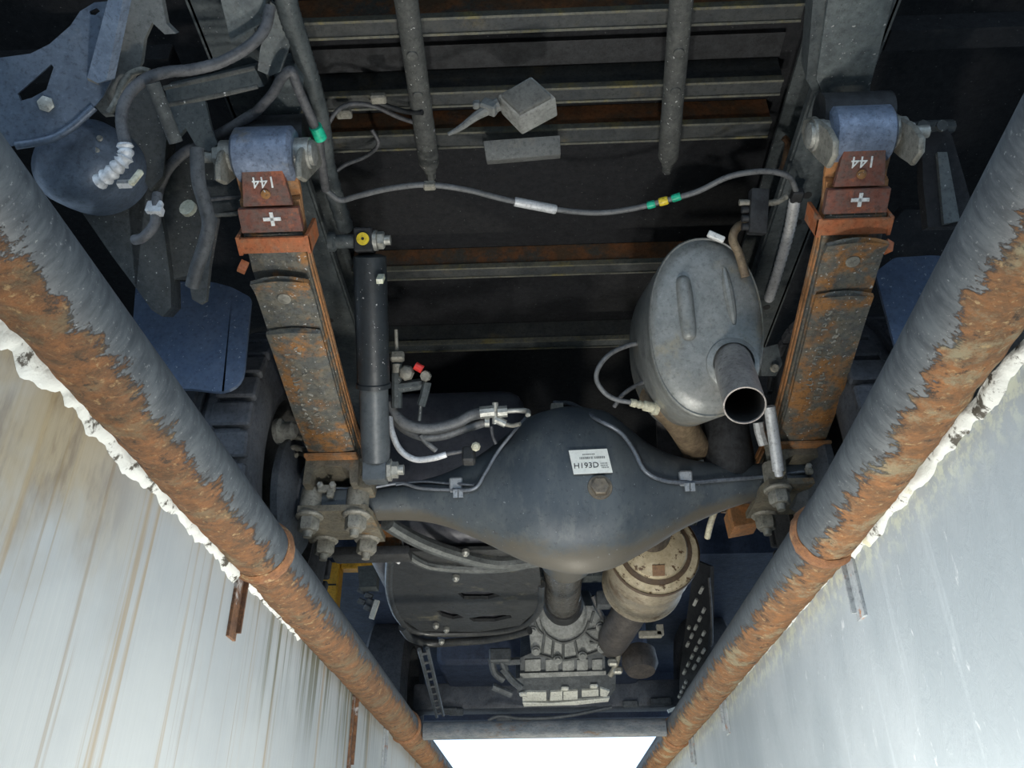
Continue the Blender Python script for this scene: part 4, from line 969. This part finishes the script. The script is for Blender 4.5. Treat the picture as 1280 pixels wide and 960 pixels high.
bm = NB(); box(bm, aD(193, 259, 1.28), (.024,.012,.022), None, .003, 1); box(bm, aD(196,264,1.275), (.018,.012,.012)); obj('cable_clip', bm, silver_m, T); obj('cable_clip', box(NB(), aD(156,230,1.26), (.02,.01,.008)), silver_m, T, False)
hose('lower_hose', [aD(197,243,1.29), aD(195,262,1.28), aD(193,280,1.28), aD(180,296,1.28), aD(168,300,1.29)], .008, hosed_m, T, 10)
hose('wide_strap', [aD(246,186,1.30), aD(248,225,1.30), aD(256,255,1.31), aD(261,280,1.32), aD(256,305,1.33), aD(246,335,1.34), aD(240,358,1.35)], .0115, mat('strap_black', (.05,.054,.058), (.08,.084,.088), 15, .6), T, 8)
plate('hanging_bracket', [(236,352),(246,332),(262,290),(268,270),(272,272),(262,330),(257,376),(250,380),(240,374)], PD(1.37), CF*.012, plastic_m, T)
a, b = aD(191,104,1.24), aD(220,178,1.28); bm = NB(); tube(bm, [a, b], .0105, 12, 1); obj('brace_tube', bm, bar_m, T)
plate('brace_channel', [(206,110),(262,98),(318,84),(330,108),(210,131)], PP((-.52,.95,.70), (0,-.7,-.7)), (0,.012,.03), frame_m, T)
hose('brace_lip', [aD(205,110,1.33), aD(262,98,1.33), aD(318,85,1.34)], .004, bar_m, T, 6); hose('brace_lip', [aD(210,131,1.335), aD(270,120,1.335), aD(322,108,1.34)], .004, bar_m, T, 6)
plate('brace_gusset', [(212,132),(256,125),(264,160),(272,180),(262,190),(246,184),(232,160),(222,172)], PD(1.42), CF*.01, frame_m, T)
plate('outrigger', [(254,196),(300,192),(304,260),(262,268)], PD(1.50), CF*.02, plastic_m, T)
hose('outrigger_lip', [aD(262,249,1.47), aD(285,247,1.47), aD(306,245,1.47)], .004, hosed_m, T, 6); hose('outrigger_lip', [aD(262,269,1.47), aD(285,268,1.47), aD(306,266,1.47)], .004, bar_m, T, 6)
bm = NB(); q = aD(237,262,1.38); lathe(bm, q, V((-.2,-1,-.2)), [(.014,0),(.014,.008),(.008,.01)], 12); obj('bracket_bolt', bm, cream_m, T)

# ---- mud flaps
def flap(pix, label):
    pts = [aY(x, y, 1.34) for x, y in pix]
    bm = prism(NB(), pts, (0,.008,0)); return tag(obj('mud_flap', bm, flap_m, T, False), label)
def rounded(pix, n=5):
    out = []
    for i, p in enumerate(pix):
        r = p[2] if len(p) > 2 else 0
        if not r: out.append((p[0], p[1])); continue
        P = V((p[0], p[1])); A = V(pix[i-1][:2]); B = V(pix[(i+1)%len(pix)][:2])
        a = P+(A-P).normalized()*r; b = P+(B-P).normalized()*r
        for k in range(n+1):
            t = k/n; q = a*(1-t)**2+P*2*t*(1-t)+b*t*t; out.append((q.x, q.y))
    return out
flap(rounded([(170,352,0),(264,352,8),(290,359,6),(314,372,4),(303,486,26),(272,490,8),(240,486,0),(160,486,0)]), 'rubber mud flap, blue daylight in its colour')
flap(rounded([(1094,340,8),(1118,322,6),(1165,319,8),(1270,328,0),(1290,470,0),(1132,460,16),(1118,430,0)]), 'rubber mud flap, blue daylight in its colour')
# bracket over the right flap, outer hangers
plate('fender_bracket', [(1152,160),(1178,152),(1190,170),(1205,220),(1222,282),(1160,284),(1154,230)], PP((.80,1.05,.66), (0,-.85,-.5)), (0,.02,.01), floor_m, T)
plate('fender_bracket_rib', [(1172,190),(1184,190),(1200,276),(1180,280)], PP((.80,1.04,.66), (0,-.85,-.5)), (0,.01,.005), frame_m, T)
bm = NB(); tube(bm, [aD(1120,166,1.45), aD(1150,160,1.46), aD(1190,158,1.47)], .012, 8, 3)
for x in (1152,1176): lathe(bm, aD(x,158,1.44), -CF, [(.010,0),(.010,.006)], 8)
obj('fender_bar', bm, plastic_m, T)
bm = NB(); boxb((.62,.92,.80), (1.2,.96,.84), bm=bm); obj('outer_joist', bm, floor_m, T, False)
bm = NB(); boxb((-1.2,.92,.80), (-.62,.96,.84), bm=bm); obj('outer_joist', bm, floor_m, T, False)
plate('fender', [(1098,300),(1130,262),(1190,262),(1290,275),(1290,335),(1100,335)], PP((.78,1.42,.60), (0,-.85,-.5)), (0,.01,.02), floor_m, T)

# ---- hoses, cables and sensor bracket above the axle, left of the middle
MH = hose('brake_flex_hose', [aD(486,505,1.88), aD(495,520,1.87), aD(512,532,1.86), aD(540,536,1.86), aD(570,529,1.86), aD(590,519,1.86), aD(608,516,1.86)], .0125, hose_m, T, 12)
hose('brake_flex_hose', [aD(487,510,1.90), aD(500,532,1.88), aD(525,545,1.87), aD(552,545,1.87), aD(580,536,1.87), aD(606,528,1.87)], .0100, hose_m, T, 12)
hose('vent_tube', [aD(525,543,1.86), aD(532,552,1.87), aD(545,563,1.88)], .0065, hose_m, T, 8)
bm = NB()
for x0, y0, x1, y1, r in ((600,516,618,514,.014),(606,528,612,528,.011),(622,515,634,514,.013),(619,503,619,530,.007),(619,524,632,530,.009)): cyl(bm, aD(x0,y0,1.84), aD(x1,y1,1.84), r, seg=10)
obj('hose_union', bm, zinc_m, MH)
hose('pipe_tail', [aD(632,514,1.84), aD(648,513,1.84), aD(659,514,1.83), aD(660,519,1.82)], .006, zinc_m, MH, 8); hose('pipe_tail', [aD(630,530,1.84), aD(640,532,1.84), aD(650,530,1.83)], .005, zincdull_m, MH, 8)
hose('union_stay', [aD(614,533,1.84), aD(616,545,1.84), aD(620,555,1.84)], .004, hosed_m, MH, 6)
PC = hose('parking_cable', [aD(487,522,1.85), aD(490,540,1.83), aD(500,562,1.82), aD(518,574,1.81), aD(540,573,1.80), aD(558,568,1.80)], .0068, silver_m, T, 10); tag(PC, 'white-sheathed cable')
hose('cable_core', [aD(557,568,1.80), aD(572,565,1.80), aD(588,563,1.80)], .0045, hosed_m, PC, 8)
bm = NB(); box(bm, aD(586,570,1.80), (.028,.03,.035), None, .004, 1); obj('cable_block', bm, black_m, PC)
bm = NB(); lathe(bm, aD(595,558,1.79), -CF, [(.010,0),(.010,.010),(.006,.014)], 8); obj('cable_nut', bm, cream_m, PC)
SB_ = NB(); tube(SB_, [aD(496,452,1.86), aD(496,510,1.86)], .012, 10, 1); tube(SB_, [aD(498,484,1.86), aD(528,480,1.86)], .013, 8, 1); tube(SB_, [aD(534,478,1.85), aD(530,495,1.85), aD(526,507,1.85)], .010, 8, 3); tube(SB_, [aD(526,507,1.85), aD(524,526,1.85)], .004, 6, 1)
SB_o = obj('load_valve_bracket', SB_, frame_m, T)
bm = NB(); cyl(bm, aD(495,412,1.86), aD(496,438,1.86), .004); box(bm, aD(497,446,1.85), (.03,.02,.022), None, .004, 1); cyl(bm, aD(496,455,1.85), aD(496,466,1.85), .010); lathe(bm, aD(508,466,1.84), -CF, [(.018,0),(.014,.01),(.006,.015)], 7); lathe(bm, aD(532,470,1.84), -CF, [(.013,0),(.011,.010)], 8); obj('valve_screw', bm, zincdull_m, SB_o)
bm = NB(); a, b = aD(519,457,1.83), aD(528,462,1.83); cyl(bm, a, b, .009); tag(obj('bleed_cap', bm, red_m, SB_o), 'red rubber cap')
# right: stay rod beside the spring, tank bracket and bumpers
bm = NB(); a, b = aD(962,508,1.78), aD(973,588,1.80); tube(bm, [a, a.lerp(b,.1), b], .0125, 12, 3); cyl(bm, b, b+(b-a).normalized()*.012, .009); obj('stay_rod', bm, silver_m, T)
plate('frame_gusset', [(950,436),(972,430),(978,455),(970,470),(952,470)], PD(1.80), CF*.02, frame_m, T)
bm = NB(); lathe(bm, aD(968,460,1.79), -CF, [(.010,0),(.008,.006)], 8); obj('gusset_bolt', bm, zincdull_m, T)
bm = NB(); lathe(bm, aD(905,525,2.0), V((.02,.2,-1)), [(.055,0),(.058,.10),(.050,.16),(.02,.17)], 28); obj('bump_stop', bm, black_m, T)
plate('shield_grille', [(820,515),(890,505),(893,575),(850,574),(822,560)], PD(2.05), CF*.01, mat('grille_dark', (.06,.055,.055), (.085,.08,.08), 14, .6, .2), T, [[(854,562),(866,561),(867,572),(856,572)], [(872,560),(882,559),(884,572),(874,572)]])
bm = NB(); tube(bm, [aD(948,528,1.9), aD(950,540,1.9), aD(955,556,1.9)], .012, 8, 4); obj('hose_stub', bm, silver_m, T)
hose('lambda_wire', [aD(893,640,2.1), aD(888,655,2.1), aD(884,672,2.12)], .008, cream_m, T, 8)
# front spring shackle parts seen under the axle ends
plate('axle_bracket', [(470,655),(497,657),(500,683),(468,685)], PY(1.97), (0,.08,.0), leaf_rust_m, T)
plate('axle_bracket', [(912,632),(958,628),(950,652),(918,658)], PY(1.95), (0,.08,.0), leaf_rust_m, T)
bm = NB(); boxb((LX-.06,1.93,.268), (LX+.13,1.99,.292), .006, 2, bm=bm); obj('torsion_bracket', bm, black_m, T)
# narrow details between the yellow stand and the tank
plate('frame_drop', [(447,708),(472,706),(470,733),(449,734)], PY(2.6), (0,.05,0), frame_m, T)
for x, y in ((452,738),(461,745),(463,752),(460,760),(452,752)): obj('harness_clip', box(NB(), aY(x, y, 2.7), (.028,.02,.02), Euler((.3,.4,.2)).to_matrix(), .004, 1), alu_dark_m, T)
bm = NB(); box(bm, aY(468, 762, 2.65), (.016,.012,.06), Matrix.Rotation(.25,3,'Y')); obj('harness_tag', bm, pan_m, T, False)

# ================================================================== yellow stand beside the truck
ya, yb = aY(400, 703, 3.0), aY(425, 703, 3.0)
YS = empty('yellow_stand', ((ya.x+yb.x)/2, 3.03, 0)); tag(YS, 'yellow painted steel stand on the floor beyond the rear wheel', 'stand')
obj('post', boxb((ya.x, 3.0, 0.012), (yb.x, 3.07, ya.z), .004, 1), yellow_m, YS)
bm = NB(); boxb((yb.x+.001, 3.01, ya.z-.022), (yb.x+.17, 3.06, ya.z), .003, 1, bm=bm); obj('arm', bm, yellow_m, YS)
bm = NB(); zz = aY(412, 731, 3.0).z; boxb((ya.x+.012, 2.997, zz-.003), (yb.x-.006, 3.0, zz+.003), bm=bm); obj('slot', bm, ink_m, YS, False)
obj('foot_plate', boxb((ya.x-.05, 2.96, 0.0), (yb.x+.05, 3.11, .012)), yellow_m, YS, False)
